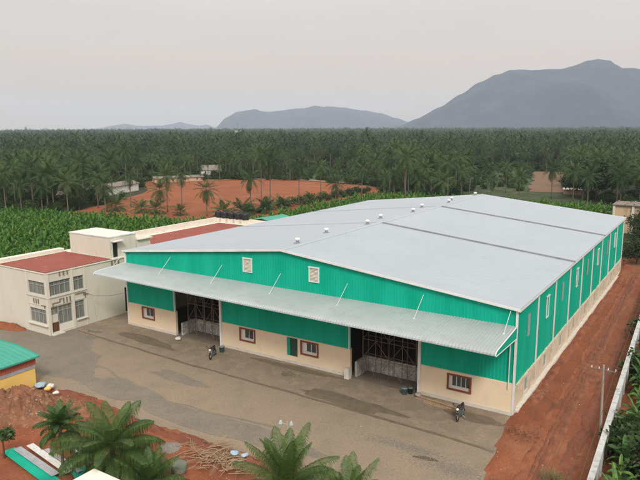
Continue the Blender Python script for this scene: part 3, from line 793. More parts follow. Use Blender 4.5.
# ------------------------------------------------------------------ office building
OX0, OX1, OY0, OY1, OH = -37.2, -27.0, -7.8, 34.0, 7.28
of = thing('office_building', 'two storey cream office block with red flat roof left of the warehouse', 'building', (-32,-7.8,0))
cutsR = [(-7.45,-4.75,4.5,6.15),(-4.35,-2.95,4.5,6.15),(-7.5,-4.75,.25,3.2),(-4.5,-3.05,1.05,3.2),(2.9,4.3,.1,3.3)]
cutsF = [(-30.55,-27.45,4.6,6.1),(-30.55,-27.5,1.2,2.9)]
b = MB()
wall_open(b,'x',OX1,OY0,OY1,-.1,OH-.16,cutsR,1,.2)
wall_open(b,'y',OY0,OX0,OX1,-.1,OH-.16,cutsF,-1,.2)
b.poly([(OX0,OY0,-.1),(OX0,OY1,-.1),(OX0,OY1,OH-.16),(OX0,OY0,OH-.16)]); b.poly([(OX0,OY1,-.1),(OX1,OY1,-.1),(OX1,OY1,OH-.16),(OX0,OY1,OH-.16)])
b.build('wall', M['cream'], of)
b = MB(); b.box(OX0,OX1+.10,OY0-.10,OY1,OH-.158,OH); b.build('roof_slab', M['cream_clean'], of)
b = MB(); b.box(-35.9,OX1+.02,OY0-.02,1.2,OH+.002,OH+.03); r1 = b.build('roof', M['redroof'], of)
b = MB(); b.box(-35.9,OX1+.02,OY0-.10,OY0-.022,OH+.002,OH+.045); b.box(OX1+.022,OX1+.10,OY0-.1,1.2,OH+.002,OH+.045); b.box(-35.98,-35.905,OY0-.02,1.2,OH+.002,OH+.06); b.build('roof_edge', M['brown'], r1)
b = MB(); b.box(-36,OX1+.02,8.1,OY1-3.2,OH+.002,OH+.03); b.build('roof', M['redroof'], of)
b = MB(); b.box(OX0,OX0+.95,OY0-.1,1.15,OH+.002,OH+.46); b.box(OX0-.02,OX0+.3,6.2,OY1,OH+.002,OH+.85); b.box(-35.2,OX1,7.7,8.0,OH+.002,OH+.75); b.box(OX0+.31,OX1,OY1-.3,OY1,OH+.002,OH+.5)
b.build('parapet', M['cream_clean'], of)
# side cap blocks on the long parapet and columns
b = MB()
b.box(OX1-.16,OX1+.07,OY0-.07,OY0+.30,.0,OH-.17); b.box(OX1+.003,OX1+.07,-4.7,-4.4,.0,OH-.17); b.box(OX1+.003,OX1+.05,-2.9,-2.7,.0,OH-.17)
b.box(-30.85,-30.6,OY0-.06,OY0-.003,1.0,OH-.17)
b.build('column', M['creamtrim'], of)
b = MB()
for z in (3.35,): b.box(OX1+.003,OX1+.06,OY0+.31,-4.71,z,z+.06); b.box(-30.59,OX1-.17,OY0-.06,OY0-.003,z,z+.06); b.box(OX1+.003,OX1+.06,-4.39,-2.91,z,z+.06)
b.box(OX1+.003,OX1+.22,-4.72+.4,-2.8,.92,1.02); b.box(-30.8,OX1-.17,OY0-.25,OY0-.003,1.02,1.14); b.box(OX1+.072,OX1+.13,OY0-.1,-2.7,4.33,4.39); b.box(-30.9,OX1+.07,OY0-.13,OY0-.072,4.36,4.42)
b.build('ledge', M['creamtrim'], of)
# brown painted motifs
b = MB()
for base in (-6.2,1.7):
    for k in range(3): y = base+k*.5; b.box(OX1+.102,OX1+.13,y,y+.13,6.65,7.15) if base<0 else b.box(OX1+.003,OX1+.13,y-.6,y-.47,6.45,7.1)
for k in range(3):
    y = -5.9+k*.42; b.box(OX1+.073,OX1+.11,y,y+.12,3.42,4.05)
    x = -29.6+k*.42; b.box(x,x+.12,OY0-.1,OY0-.063,3.5,4.1)
for (y0,y1,z0,z1) in ((-7.3,-6.3,3.62,3.7),(-7.3,-7.2,3.3,3.62),(-6.4,-6.3,3.7,4.0),(-6.3,-6.0,3.95,4.03),(-4.3,-3.2,4.05,4.12),(-3.2,-3.1,3.75,4.12),(-3.1,-2.5,3.75,3.82),(-3.0,-2.9,3.4,4.1)):
    b.box(OX1+.073,OX1+.115,y0,y1,z0,z1)
b.box(-28.2,-27.3,OY0-.105,OY0-.075,3.4,3.48); b.box(-27.6,-27.5,OY0-.105,OY0-.075,3.1,3.4)
b.build('painted_motif', M['motif'], of)
# windows
def big_window(parent, axis, c, a, e, z0, z1, out, nv, rails=(.72,)):
    P = (lambda u0,u1,d0,d1,q0,q1: (u0,u1,*sorted((c-out*d0,c-out*d1)),q0,q1)) if axis=='y' else (lambda u0,u1,d0,d1,q0,q1: (*sorted((c-out*d0,c-out*d1)),u0,u1,q0,q1))
    fr = MB(); t = .05
    fr.box(*P(a,a+t,.10,.16,z0,z1)); fr.box(*P(e-t,e,.10,.16,z0,z1)); fr.box(*P(a+t,e-t,.10,.16,z1-t,z1)); fr.box(*P(a+t,e-t,.10,.16,z0,z0+t))
    for k in range(1,nv): u = a+(e-a)*k/nv; fr.box(*P(u-.022,u+.022,.11,.155,z0+t,z1-t))
    for r_ in rails: zz = z0+(z1-z0)*r_; fr.box(*P(a+t,e-t,.105,.157,zz-.025,zz+.025))
    f = fr.build('window', M['frame'], parent)
    p = MB(); p.box(*P(a,e,.17,.19,z0,z1)); p.build('pane', M['glass_grey'], f)
    return f
big_window(of,'x',OX1,-7.45,-4.75,4.5,6.15,1,4); big_window(of,'x',OX1,-4.35,-2.95,4.5,6.15,1,2)
big_window(of,'x',OX1,-6.5,-4.75,1.0,3.2,1,3); big_window(of,'x',OX1,-4.5,-3.05,1.05,3.2,1,2); big_window(of,'x',OX1,-7.5,-6.52,2.35,3.2,1,2,())
big_window(of,'y',OY0,-30.55,-27.45,4.6,6.1,-1,4); big_window(of,'y',OY0,-30.55,-27.5,1.2,2.9,-1,4)
b = MB(); b.box(OX1-.16,OX1-.04,-6.5,-4.75,.12,.98); b.build('window_apron', M['cream_clean'], of)
b = MB(); b.box(OX1-.17,OX1-.12,-7.5,-6.52,.12,1.35); dr = b.build('door', M['brown'], of)
b = MB(); b.box(OX1-.168,OX1-.125,-7.45,-6.57,1.36,2.3); b.build('door_pane', M['louver'], dr)
b = MB(); b.box(OX1-.2,OX1+.5,-7.7,-6.2,-.1,.12); b.build('door_step', M['skirt'], of)
b = MB(); b.box(OX1-.19,OX1-.17,2.9,4.3,.1,3.3); b.build('rear_door', M['black'], of)
# stair room on the roof
SX0,SX1,SY0,SY1,SZ = -35.1,-27.3,1.3,5.4,9.85
b = MB()
wall_open(b,'x',SX1,SY0,SY1,OH,SZ,[(1.75,2.55,OH+.03,9.15)],1,.2)
b.poly([(SX0,SY0,OH),(SX1,SY0,OH),(SX1,SY0,SZ),(SX0,SY0,SZ)]); b.poly([(SX0,SY0,OH),(SX0,SY1,OH),(SX0,SY1,SZ),(SX0,SY0,SZ)]); b.poly([(SX0,SY1,OH),(SX1,SY1,OH),(SX1,SY1,SZ),(SX0,SY1,SZ)])
sr = b.build('stair_room', M['cream'], of)
b = MB(); b.box(SX0-.06,SX1+.06,SY0-.06,SY1+.06,SZ+.002,SZ+.14); b.box(SX1+.062,SX1+.7,SY0+.2,3.0,9.35,9.45); b.build('roof_slab', M['white'], sr)
b = MB(); b.box(SX1-.19,SX1-.17,1.75,2.55,OH+.03,9.15); b.build('stair_door', M['black'], sr)
b = MB(); b.box(-29.6,-27.2,SY1+.1,7.7,OH,9.0); b.box(-30,-26.9,SY1+.07,7.9,9.002,9.12); b.build('lift_lobby', M['cream'], of)
# tanks
for k in range(5):
    x = -37.0+k*1.5; y = 31.9; z = OH+.002
    side = ['leftmost','second from left','middle one','fourth from left','rightmost'][k]
    t = thing('water_tank', f'{side} of the five black water tanks on the far office roof', 'water tank', (x,y,z), 'black water tanks on the office roof')
    b = MB(); b.box(x-.5,x+.5,y-.5,y+.5,z,z+.75); b.build('plinth', M['cream_clean'], t)
    b = MB(); b.lathe(x,y,[(.58,z+.76),(.60,z+.8),(.57,z+1.0),(.60,z+1.05),(.57,z+1.3),(.60,z+1.35),(.57,z+1.65),(.45,z+1.85),(.22,z+1.95),(.2,z+2.02)],16); tk = b.build('tank', M['black'], t, False)
    b = MB(); b.lathe(x,y,[(.22,z+2.02),(.22,z+2.08)],12); b.build('lid', M['black'], tk)
# small green roofed shed beyond the annex
t = thing('green_roof_shed', 'small shed with a bright green roof just beyond the black water tanks', 'shed', (-32,40,0))
b = MB(); b.box(-36.5,-27,37.5,43,0,6.5); b.build('wall', M['cream'], t)
b = MB(); b.prism([(-37,6.502),(-31.7,7.5),(-26.5,6.502),(-26.5,6.6),(-31.7,7.62),(-37,6.6)],'y',37,43.5); b.build('roof', M['kroof'], t)
# cable from office to warehouse
b = MB(); b.tube([(-27.0,-3.2+.2,4.0),(-26,-2.4,3.6),(-24.5,-1.2,3.55),(-22.9,-.1,3.9)],.02,5)
tag(b.build('cable', M['wire']), 'thin cable sagging from the cream office wall to the warehouse corner', 'cable')
# yellow kiosk
k0 = thing('kiosk', 'low yellow walled kiosk with a turquoise green sheet roof beside the earth heap', 'kiosk', (-18.6,-20,0))
b = MB(); b.box(-21.4,-15.5,-25,-17.05,-.1,1.72); b.build('wall', M['yellow'], k0)
b = MB(); b.box(-21.42,-15.45,-25.02,-17.02,1.722,2.08); b.build('white_band', M['silver'], k0)
b = MB(); ribbed_wall(b,'x',-15.42,-25,-16.98,lambda u:2.082,lambda u:2.85,.2,.02,1); ribbed_wall(b,'y',-16.98,-21.5,-15.42,lambda u:2.082,lambda u:2.85,.2,.02,1); b.build('fascia', M['rust'], k0)
b = MB()
xs_ = [-21.9+.22*i for i in range(31)]
for i,x in enumerate(xs_[:-1]):
    pass
ys_ = [-25.2+.125*i for i in range(69)]
for i in range(len(ys_)-1):
    a_, c_ = ys_[i], ys_[i+1]; d1 = .03 if i%4 in (1,2) else 0; d2 = .03 if (i+1)%4 in (1,2) else 0
    b.poly([(-15.1,a_,2.86+d1),(-15.1,c_,2.86+d2),(-18.6,c_,3.22+d2),(-18.6,a_,3.22+d1)]); b.poly([(-18.6,a_,3.22+d1),(-18.6,c_,3.22+d2),(-22.0,c_,3.12+d2),(-22.0,a_,3.12+d1)])
kr = b.build('roof', M['kroof'], k0)
b = MB(); b.box(-15.12,-15.08,-25.2,-16.7,2.74,2.88); b.prism([(-15.1,2.76),(-15.1,2.9),(-18.6,3.27),(-22,3.16),(-22,3.02),(-18.6,3.1)],'y',-16.72,-16.68); b.build('roof_edge', M['kroof'], kr)

# flat roofed hut in the foreground
h = thing('hut', 'small hut with a flat cream roof slab at the bottom edge below the palms', 'hut', (6,-28,0))
b = MB(); b.box(5.6,9.4,-31.5,-26.9,0,2.75); b.build('wall', M['cream'], h)
b = MB(); b.box(5.35,9.65,-31.8,-26.6,2.752,2.95); b.build('roof', M['cream_clean'], h)

# right compound wall
def wx(y): return 30.25-.034*(y+5)
cw = thing('compound_wall', 'long weathered white boundary wall along the red soil lane', 'wall', (30,-5,0))
y = -45.0; i = 0
b = MB(); cp = MB()
while y < 72:
    xa, xb = wx(y), wx(y+3)
    zt = 1.95+.03*nz(y,0,.3)
    for (m_, w_, q0, q1) in ((b,.11,-.2,zt),(cp,.19,zt+.002,zt+.08)):
        n0 = len(m_.v)
        m_.v += [(xa-w_,y,q0),(xa+w_,y,q0),(xb+w_,y+2.995,q0),(xb-w_,y+2.995,q0),(xa-w_,y,q1),(xa+w_,y,q1),(xb+w_,y+2.995,q1),(xb-w_,y+2.995,q1)]
        for q in ((0,3,2,1),(4,5,6,7),(0,1,5,4),(1,2,6,5),(2,3,7,6),(3,0,4,7)): m_.f.append(tuple(n0+t_ for t_ in q))
    b.box(xa-.2,xa+.2,y-.15,y+.15,-.2,zt-.004)
    y += 3
b.build('wall_panels', M['wallwhite'], cw); cp.build('coping', M['coping'], cw)

# utility poles & wires
def pole(y, label, lean=0.0, h=6.6):
    x = 29.65-.034*(y+1.3)
    t = thing('utility_pole', label, 'pole', (x,y,0), 'cement power poles along the lane')
    b = MB(); b.tube([(x,y,-.2),(x+lean,y,h)],.11,8,.07); b.build('post', M['pole'], t)
    b = MB(); b.box(x+lean-.85,x+lean+.85,y-.05,y+.05,h-.45,h-.35); b.tube([(x+lean,y,h-1.1),(x+lean+.6,y,h-.45)],.02,4); b.tube([(x+lean,y,h-1.1),(x+lean-.6,y,h-.45)],.02,4)
    ca = b.build('crossarm', M['steel'], t)
    for q in (-.8,-.3,.3,.8):
        i_ = MB(); i_.lathe(x+lean+q,y,[(.03,h-.35),(.05,h-.3),(.03,h-.27),(.05,h-.22),(.02,h-.18)],8); i_.build('insulator', M['lamp'], ca)
    return x+lean, y, h
P1 = pole(-1.3,'grey cement power pole with crossarm standing beside the white wall',-.15,6.15)
P0 = pole(-46,'cement power pole outside the lower edge of the lane'); P2 = pole(46,'distant cement power pole near the far end of the lane')
wi = thing('power_lines', 'bundle of thin power lines running the length of the red soil lane', 'power line', (29.5,0,6))
for q in (-.8,-.3,.3,.8):
    b = MB()
    for (A,B) in ((P0,P1),(P1,P2),(P2,(28.0,92,6.4))):
        pts = []
        for k in range(15):
            s_ = k/14; pts.append((A[0]+(B[0]-A[0])*s_+q, A[1]+(B[1]-A[1])*s_, (A[2]+(B[2]-A[2])*s_)-.18-.9*4*s_*(1-s_)*.45))
        b.tube(pts,.013,4)
    b.build('wire', M['wire'], wi)
for q in (-1.6,-1.25,-.9):
    b = MB(); pts = []
    for k in range(40):
        y = -46+k*3.6; pts.append((29.55-.034*(y+1.3)+q, y, .9+4.2-.4*sin(pi*((y+46)%46)/46)))
    b.tube(pts,.012,4); b.build('wire', M['wire'], wi)

# street lamp in front
t = thing('street_lamp', 'thin grey lamp post with two white lamp heads rising between foreground palms', 'street lamp', (13.9,-18.6,0))
b = MB(); b.tube([(13.9,-18.6,0),(13.9,-18.6,4.9)],.045,8,.03); b.build('post', M['frame'], t)
b = MB(); b.tube([(13.35,-18.75,4.75),(13.9,-18.6,4.7),(14.15,-18.5,4.8)],.02,5); b.build('arm', M['frame'], t)
for (x,y,s_) in ((13.45,-18.72,.15),(14.12,-18.5,.14)):
    b = MB(); b.lathe(x,y,[(.04,4.92),(s_*.6,4.86),(s_,4.7),(s_*.9,4.66)],12); b.build('lamp_head', M['lamp' if s_>.2 else 'frame'], t)
b = MB(); b.box(13.78,14.02,-18.67,-18.53,3.6,3.66); b.build('bracket', M['frame'], t)

# ------------------------------------------------------------------ yard clutter
def motorcycle(x, y, rz, label):
    t = thing('motorcycle', label, 'motorcycle', (0,0,0), 'motorcycles parked in front of the warehouse')
    def wheel(cx, name):
        o = MB(); n = 24; R_ = .30; r_ = .05
        for i in range(n):
            a = 2*pi*i/n
            for k in range(6):
                q = 2*pi*k/6; rr = R_-r_+r_*cos(q); o.v.append((cx+rr*cos(a), r_*sin(q), .30+rr*sin(a)))
        for i in range(n):
            for k in range(6): o.f.append((i*6+k,((i+1)%n)*6+k,((i+1)%n)*6+(k+1)%6,i*6+(k+1)%6))
        wl = o.build(name, M['rubber'], t, True)
        s_ = MB(); s_.tube([(cx,-.05,.3),(cx,.05,.3)],.06,8)
        for i in range(8): a = 2*pi*i/8; s_.tube([(cx,0,.3),(cx+.23*cos(a),0,.3+.23*sin(a))],.008,4)
        s_.build('rim', M['chrome'], wl)
    wheel(-.62,'wheel'); wheel(.64,'wheel')
    b = MB(); b.tube([(.46,0,.92),(.30,0,.62),(.05,0,.40),(-.35,0,.42),(-.62,0,.30)],.025,6); b.tube([(.42,0,.85),(.0,0,.72),(-.5,0,.72),(-.35,0,.42)],.022,6); b.build('frame', M['black'], t)
    b = MB(); b.box(-.15,.25,-.12,.12,.32,.60); b.lathe(.08,0,[(.1,.60),(.1,.68)],10); b.tube([(.1,.13,.35),(-.3,.15,.30),(-.75,.17,.36)],.045,8); b.build('engine', M['bikegrey'], t)
    b = MB(); pts=[(.40,0,.86),(.28,0,.93),(.1,0,.92),(-.05,0,.82)]; b.tube(pts,[.05,.15,.15,.08],10); b.build('fuel_tank', M['bikered'], t, True)
    b = MB(); b.tube([(.0,0,.84),(-.25,0,.80),(-.55,0,.83),(-.78,0,.88)],[.07,.12,.12,.06],8); b.build('seat', M['rubber'], t, True)
    b = MB(); b.tube([(.46,.09,.92),(.64,.09,.30)],.022,6); b.tube([(.46,-.09,.92),(.64,-.09,.30)],.022,6); b.build('fork', M['chrome'], t)
    b = MB(); b.tube([(.36,.38,1.02),(.42,.2,1.06),(.46,0,1.0),(.42,-.2,1.06),(.36,-.38,1.02)],.018,6)
    for s_ in (-1,1): b.tube([(.42,.22*s_,1.05),(.45,.30*s_,1.20)],.01,4); b.cbox(.45,.32*s_,1.22,.03,.12,.08)
    b.build('handlebar', M['black'], t)
    b = MB(); b.lathe(.56,0,[(.03,.80),(.09,.84),(.10,.92),(.05,.97)],10); b.build('headlight', M['lamp'], t, True)
    b = MB()
    for a0,cx in ((40,-.62),(30,.64)):
        pts = [(cx+.36*cos(radians(a0+q*20)),0,.30+.36*sin(radians(a0+q*20))) for q in range(6)]
        b.tube(pts,.05,6)
    b.build('mudguard', M['bikered'], t, True)
    b = MB(); b.tube([(-.05,.1,.3),(-.1,.32,.02)],.012,4); b.build('side_stand', M['chrome'], t)
    b = MB(); b.cbox(-.82,0,.72,.05,.14,.07); b.build('tail_light', M['rust'], t)
    t.location = (x,y,.025); t.rotation_euler = (radians(5),0,rz); t.scale = (1.1,1.1,1.1)
    return t
motorcycle(19.5,-2.7,radians(-88),'black motorcycle parked below the rightmost front window near stacked timber')
motorcycle(-6.7,-3.1,radians(-66),'black motorcycle parked in front of the left open bay')

def bag(name, x, y, z, r, m, label, cat, n=14, sq=.6):
    b = MB(); k_ = 10
    prof_ = [(r*sin(pi*(i+.5)/k_)*(1), -cos(pi*(i+.5)/k_)*r*sq) for i in range(k_)]
    b.lathe(x,y,[(p,z+r*sq+q) for p,q in prof_],n)
    b.v = [(vx+.35*r*nz(vx*3,vy*3,1.3,vz*4), vy+.35*r*nz(vx*3,vy*3,1.3,vz*4+7), max(z,vz+.3*r*nz(vx*3,vy*3,1.3,vz*4+3))) for vx,vy,vz in b.v]
    return tag(b.build(name, m, None, True), label, cat)
# buckets/drums
def drum(x, y, r, h_, m, label, m2=None):
    t = thing('bucket', label, 'bucket', (x,y,.03))
    b = MB(); b.lathe(x,y,[(r*.8,.03),(r,.03+h_),(r*1.05,.03+h_),(r*1.05,.06+h_)],14); b.build('body', m, t, True)
    b = MB(); b.lathe(x,y,[(r*.85,h_+.062),(r*.8,h_+.09)],14); b.build('lid', m2 or M['glass_grey'], t)
drum(13.7,-.9,.28,.55,M['bucket'],'teal bucket by the right jamb of the right open bay')
drum(14.1,-.5,.24,.5,M['dark'],'dark bucket tucked behind the teal one at the right open bay')
drum(-7.0,-1.4,.30,.55,M['bucket'],'teal bucket beside the motorcycle at the left open bay')
bag('sack',-9.9,-4.0,.02,.35,M['whitebag'],'crumpled white sack on the apron left of the motorcycle','sack') if False else None
bag('sack',-13.6,-1.2,.02,.33,M['whitebag'],'crumpled pale sack lying left of the left open bay','sack')
# timber by right front window
for k,(x0,y0,x1,y1,z) in enumerate([(14.9,-1.1,18.3,-1.55,.06),(15.4,-.75,18.9,-1.1,.06),(15.8,-1.5,18.0,-1.75,.06),(15.2,-.95,18.6,-1.35,.17)]):
    b = MB(); L_ = hypot(x1-x0,y1-y0); b.cbox((x0+x1)/2,(y0+y1)/2,z,L_,.18,.09,math.atan2(y1-y0,x1-x0))
    tag(b.build('timber_plank', M['wood']), ['longest left timber plank lying flat below the right front window','timber plank lying closest to the beige wall','short outermost timber plank beside the motorcycle','timber plank laid on top of the others below the window'][k], 'plank', 'timber planks by the wall')
bag('rock',14.95,-.75,.02,.3,M['stone'],'pale boulder at the foot of the white jamb post','rock')
b = MB()
for k in range(60): rock(b, 2.5+random.gauss(0,.5), -2.6+random.gauss(0,.25), .03, random.uniform(.04,.13))
tag(b.build('debris', M['wet']), 'small dark scatter of debris on the apron in front of the dark doorway', 'debris', kind='stuff')
b = MB()
for k in range(160): rock(b, random.uniform(23.1,24.2), random.uniform(.5,7), .12, random.uniform(.06,.2))
for k in range(90): rock(b, 24.4+random.gauss(0,.7), -2.7+random.gauss(0,.7), .26, random.uniform(.02,.08))
tag(b.build('broken_masonry', M['mound']), 'broken masonry lumps heaped at the right corner of the warehouse', 'rubble', kind='stuff')

# sheets, beams, rubble lower left
def slab(name, p, q, wd, th, z, m, label, cat, grp=None, ribs=True):
    L_ = hypot(q[0]-p[0],q[1]-p[1]); a = math.atan2(q[1]-p[1],q[0]-p[0]); b = MB()
    if ribs:
        n = int(wd/.1)
        for i in range(n):
            off = -wd/2+(i+.5)*wd/n
            b.cbox((p[0]+q[0])/2-sin(a)*off,(p[1]+q[1])/2+cos(a)*off,z+(.012 if i%2 else 0),L_,wd/n*1.02,th,a)
    else: b.cbox((p[0]+q[0])/2,(p[1]+q[1])/2,z,L_,wd,th,a)
    return tag(b.build(name, m), label, cat, grp)
slab('roofing_sheet',(-6.2,-25.3),(.5,-26.2),.9,.03,.20,M['green'],'green roofing sheet lying along the bottom edge of the metal pile','roofing sheet')
slab('roofing_sheet',(-5.8,-24.9),(-.2,-25.6),.55,.03,.28,M['silver'],'silver roofing sheet lying next to the long green sheet','roofing sheet')
slab('roofing_sheet',(-5.3,-24.2),(.4,-25.0),.5,.03,.36,M['whitebag'],'white roofing sheet on top of the metal pile','roofing sheet')
slab('roofing_sheet',(-3.8,-23.9),(.9,-24.5),.35,.03,.30,M['silver'],'narrow silver sheet at the upper edge of the metal pile','roofing sheet')
slab('roofing_sheet',(.2,-24.2),(2.6,-25.2),1.0,.03,.22,M['green'],'short green roofing sheet near the flat roofed hut','roofing sheet')
for k,(p,q) in enumerate([((-4.2,-22.4),(1.9,-23.6)),((-3.8,-22.0),(2.4,-23.1)),((-3.0,-22.3),(2.2,-22.9))]):
    slab('steel_beam',p,q,.14,.14,.25+.0*k,M['silver'] if k!=1 else M['joint'],['grey steel beam nearest the sheet pile behind the small palm','dark steel beam behind the small palm, the upper one','short grey steel beam lying between two longer beams'][k],'beam','steel beams on the soil',False)
bag('plastic_sheet',-14.6,-17.2,.1,.5,M['bluebag'],'pale blue plastic heap at the corner of the yellow kiosk','plastic sheet',14,.45)
bag('sack',-13.6,-16.9,.1,.36,M['whitebag'],'white sack lying beside the blue plastic at the kiosk','sack')
bag('sack',-12.9,-17.6,.35,.3,M['yellow'],'yellowish sack on the earth heap by the kiosk','sack')
bag('sack',-11.6,-17.7,.3,.28,M['whitebag'],'small white sack on the right side of the earth heap','sack')
bag('plastic_sheet',8.3,-17.3,.35,.32,M['bluebag'],'bright blue plastic bag lying on the heap of dry stalks','plastic sheet',14,.5)
bag('plastic_sheet',9.1,-17.1,.35,.26,M['bluebag'],'smaller blue plastic bag right end of the dry stalks','plastic sheet',14,.5)
t = thing('cement_tank', 'round mossy cement tank half hidden behind foreground palm fronds', 'tank', (6.2,-20.6,0))
b = MB(); b.lathe(6.2,-20.6,[(.52,0),(.55,.2),(.53,.62),(.48,.66),(.42,.66)],20); b.build('body', M['mossy'], t, True)
b = MB(); b.lathe(6.2,-20.6,[(.42,.64),(.3,.69),(.05,.71)],16); b.build('lid', M['mossy'], t)

# ------------------------------------------------------------------ plants: prototypes
def frond(mb, o, az, el, L_, droop, nseg, nl, ll, rng, lw=.05, rach=.03, flip=False, vdrop=.35):
    """arched palm leaf: thin rachis and two rows of leaflets, one quad each"""
    pts = []; p = Vector(o); ds = L_/nseg; dirs = []; wob = rng.uniform(-.35,.35)
    for i in range(nseg+1):
        t = i/nseg; e = el-droop*t**1.25
        d = Vector((cos(az)*cos(e), sin(az)*cos(e), sin(e))); pts.append(p.copy()); dirs.append(d); p = p+d*ds
    side = Vector((-sin(az), cos(az), 0))
    b = len(mb.v)
    for i,q in enumerate(pts):
        w_ = rach*(1-.85*i/nseg); mb.v.append(tuple(q-side*w_)); mb.v.append(tuple(q+side*w_))
    for i in range(nseg): mb.f.append((b+2*i,b+2*i+1,b+2*i+3,b+2*i+2))
    for k in range(nl):
        t = .14+.86*(k+.5)/nl; x = t*nseg; i = min(int(x),nseg-1); fr_ = x-i
        q = pts[i].lerp(pts[i+1],fr_); d = dirs[i]; up = side.cross(d)
        l_ = ll*(sin(pi*min(1,.12+.9*t))**.6)*(.85+.3*rng.random())
        for s_ in (-1,1):
            tilt = vdrop+.25*rng.random()
            v = (side*s_*(.88)+d*(.45+.25*t)).normalized()
            tip = q+v*l_*cos(tilt)-Vector((0,0,1))*l_*sin(tilt); mid = q+v*l_*.5+up*(.06*l_)
            wv = d*lw*(.8+.4*rng.random())
            n0 = len(mb.v); mb.v += [tuple(q-wv*.6),tuple(q+wv*.6),tuple(mid+wv),tuple(tip),tuple(mid-wv)]
            mb.f.append((n0,n0+1,n0+2,n0+4)); mb.f.append((n0+4,n0+2,n0+3))
def crown_mesh(name, nf, L_, nl, ll, rng, lw, z0=0, elmin=-35, elmax=75, droop=1.2, mat_='frond', rach=.035, nseg=8, dead=0, vdrop=.35):
    mb = MB()
    for i in range(nf):
        az = i*2.39996+rng.random()*.4; u = (i+.5)/nf
        el = radians(elmax+(elmin-elmax)*u**.9+rng.uniform(-9,9))
        frond(mb,(0,0,z0-.25*u),az,el,L_*(.82+.3*rng.random())*(.85 if u<.12 else 1),droop*(.65+.5*u)+rng.uniform(-.1,.1),nseg,nl,ll,rng,lw,rach,vdrop=vdrop)
    me = bpy.data.meshes.new(name); me.from_pydata(mb.v,[],mb.f); me.materials.append(M[mat_]); me.update()
    return me
def trunk_mesh(name, H, r0, r1, bend, mat_='bark', n=7, seg=8):
    mb = MB(); pts = []; rr = []
    for i in range(seg+1):
        t = i/seg; pts.append((bend*t*t*H,.3*bend*sin(t*3)*H,-.15+t*(H+.15))); rr.append(r0*1.35 if i==0 else r0+(r1-r0)*t)
    mb.tube(pts,rr,n); me = bpy.data.meshes.new(name); me.from_pydata(mb.v,[],mb.f); me.materials.append(M[mat_]); me.update(); me.shade_smooth()
    return me, pts[-1]
def obj(name, me, parent=None, loc=(0,0,0)):
    o = bpy.data.objects.new(name, me); COL.objects.link(o)
    if parent: o.parent = parent
    o.location = loc; return o
def palm(label, group, trunk, crown, loc, rz, sc=1.0, name='coconut_palm', fruit=None):
    t = thing(name, label, 'palm tree', loc, group)
    t.rotation_euler = (0,0,rz); t.scale = (sc,)*3
    obj('trunk', trunk[0], t); obj('crown', crown, t, trunk[1])
    return t
rng = random.Random(3)
crowns = [crown_mesh('crown',34,4.8,20,1.0,rng,.05,0,-66,80,1.0) for _ in range(2)]+[crown_mesh('crown',28,4.5,18,.95,rng,.055,0,-72,72,1.15) for _ in range(2)]
trunks = [trunk_mesh('trunk',h_,.19,.13,bd) for h_,bd in ((9.0,.012),(11,.02),(13,.014),(10.2,-.018))]

# ---- named palms
def sp(x, y, H, label, sc=1.0, k=0, rz=0, name='coconut_palm', bend=.015):
    tr = trunk_mesh('trunk',H/sc,.17,.12,bend)
    return palm(label,None,tr,crowns[k%4],(x,y,-.1),rz,sc,name)
sp(-83,102.4,15.3,'tall leaning coconut palm at the right end of the ploughed red field',1.12,0,1.6,bend=.02)
sp(-80.6,103.6,13.9,'straight tall coconut palm right beside the taller leaning one',1.05,1,.5)
sp(-100.5,86.1,10.6,'coconut palm standing alone in the left part of the red field',1.05,2,1)
sp(-80.4,75.3,7.4,'bushy short palm in front of the red field, above the water tanks',1.0,3,2)
sp(-137,80,12.0,'coconut palm rising in front of the long white shed',.85,1,2)
sp(-127,76,10.5,'coconut palm at the near right corner of the long white shed',.8,0,.3)
for k,(x,y,h_,s_,l_) in enumerate([(-40,141,6.6,1.0,'broad low coconut palm just beyond the roof edge, left of the last ventilator'),(-49,142,6.8,.95,'coconut palm second to the left of the last ventilator, beyond the roof'),(-57,141,8.0,.95,'coconut palm standing where the ploughed field meets the banana strip'),(-31,147,8.2,.85,'slim coconut palm rising right behind the last roof ventilator'),(-66,160,5.0,.9,'squat coconut palm at the right tip of the ploughed red field'),(-52,160,11.5,1.0,'tall coconut palm in the front row beyond the middle of the roof'),(-37,158,10.5,.95,'tall coconut palm in the front row left of the pasture')]):
    sp(x,y,h_,l_,s_,k,k*1.1)
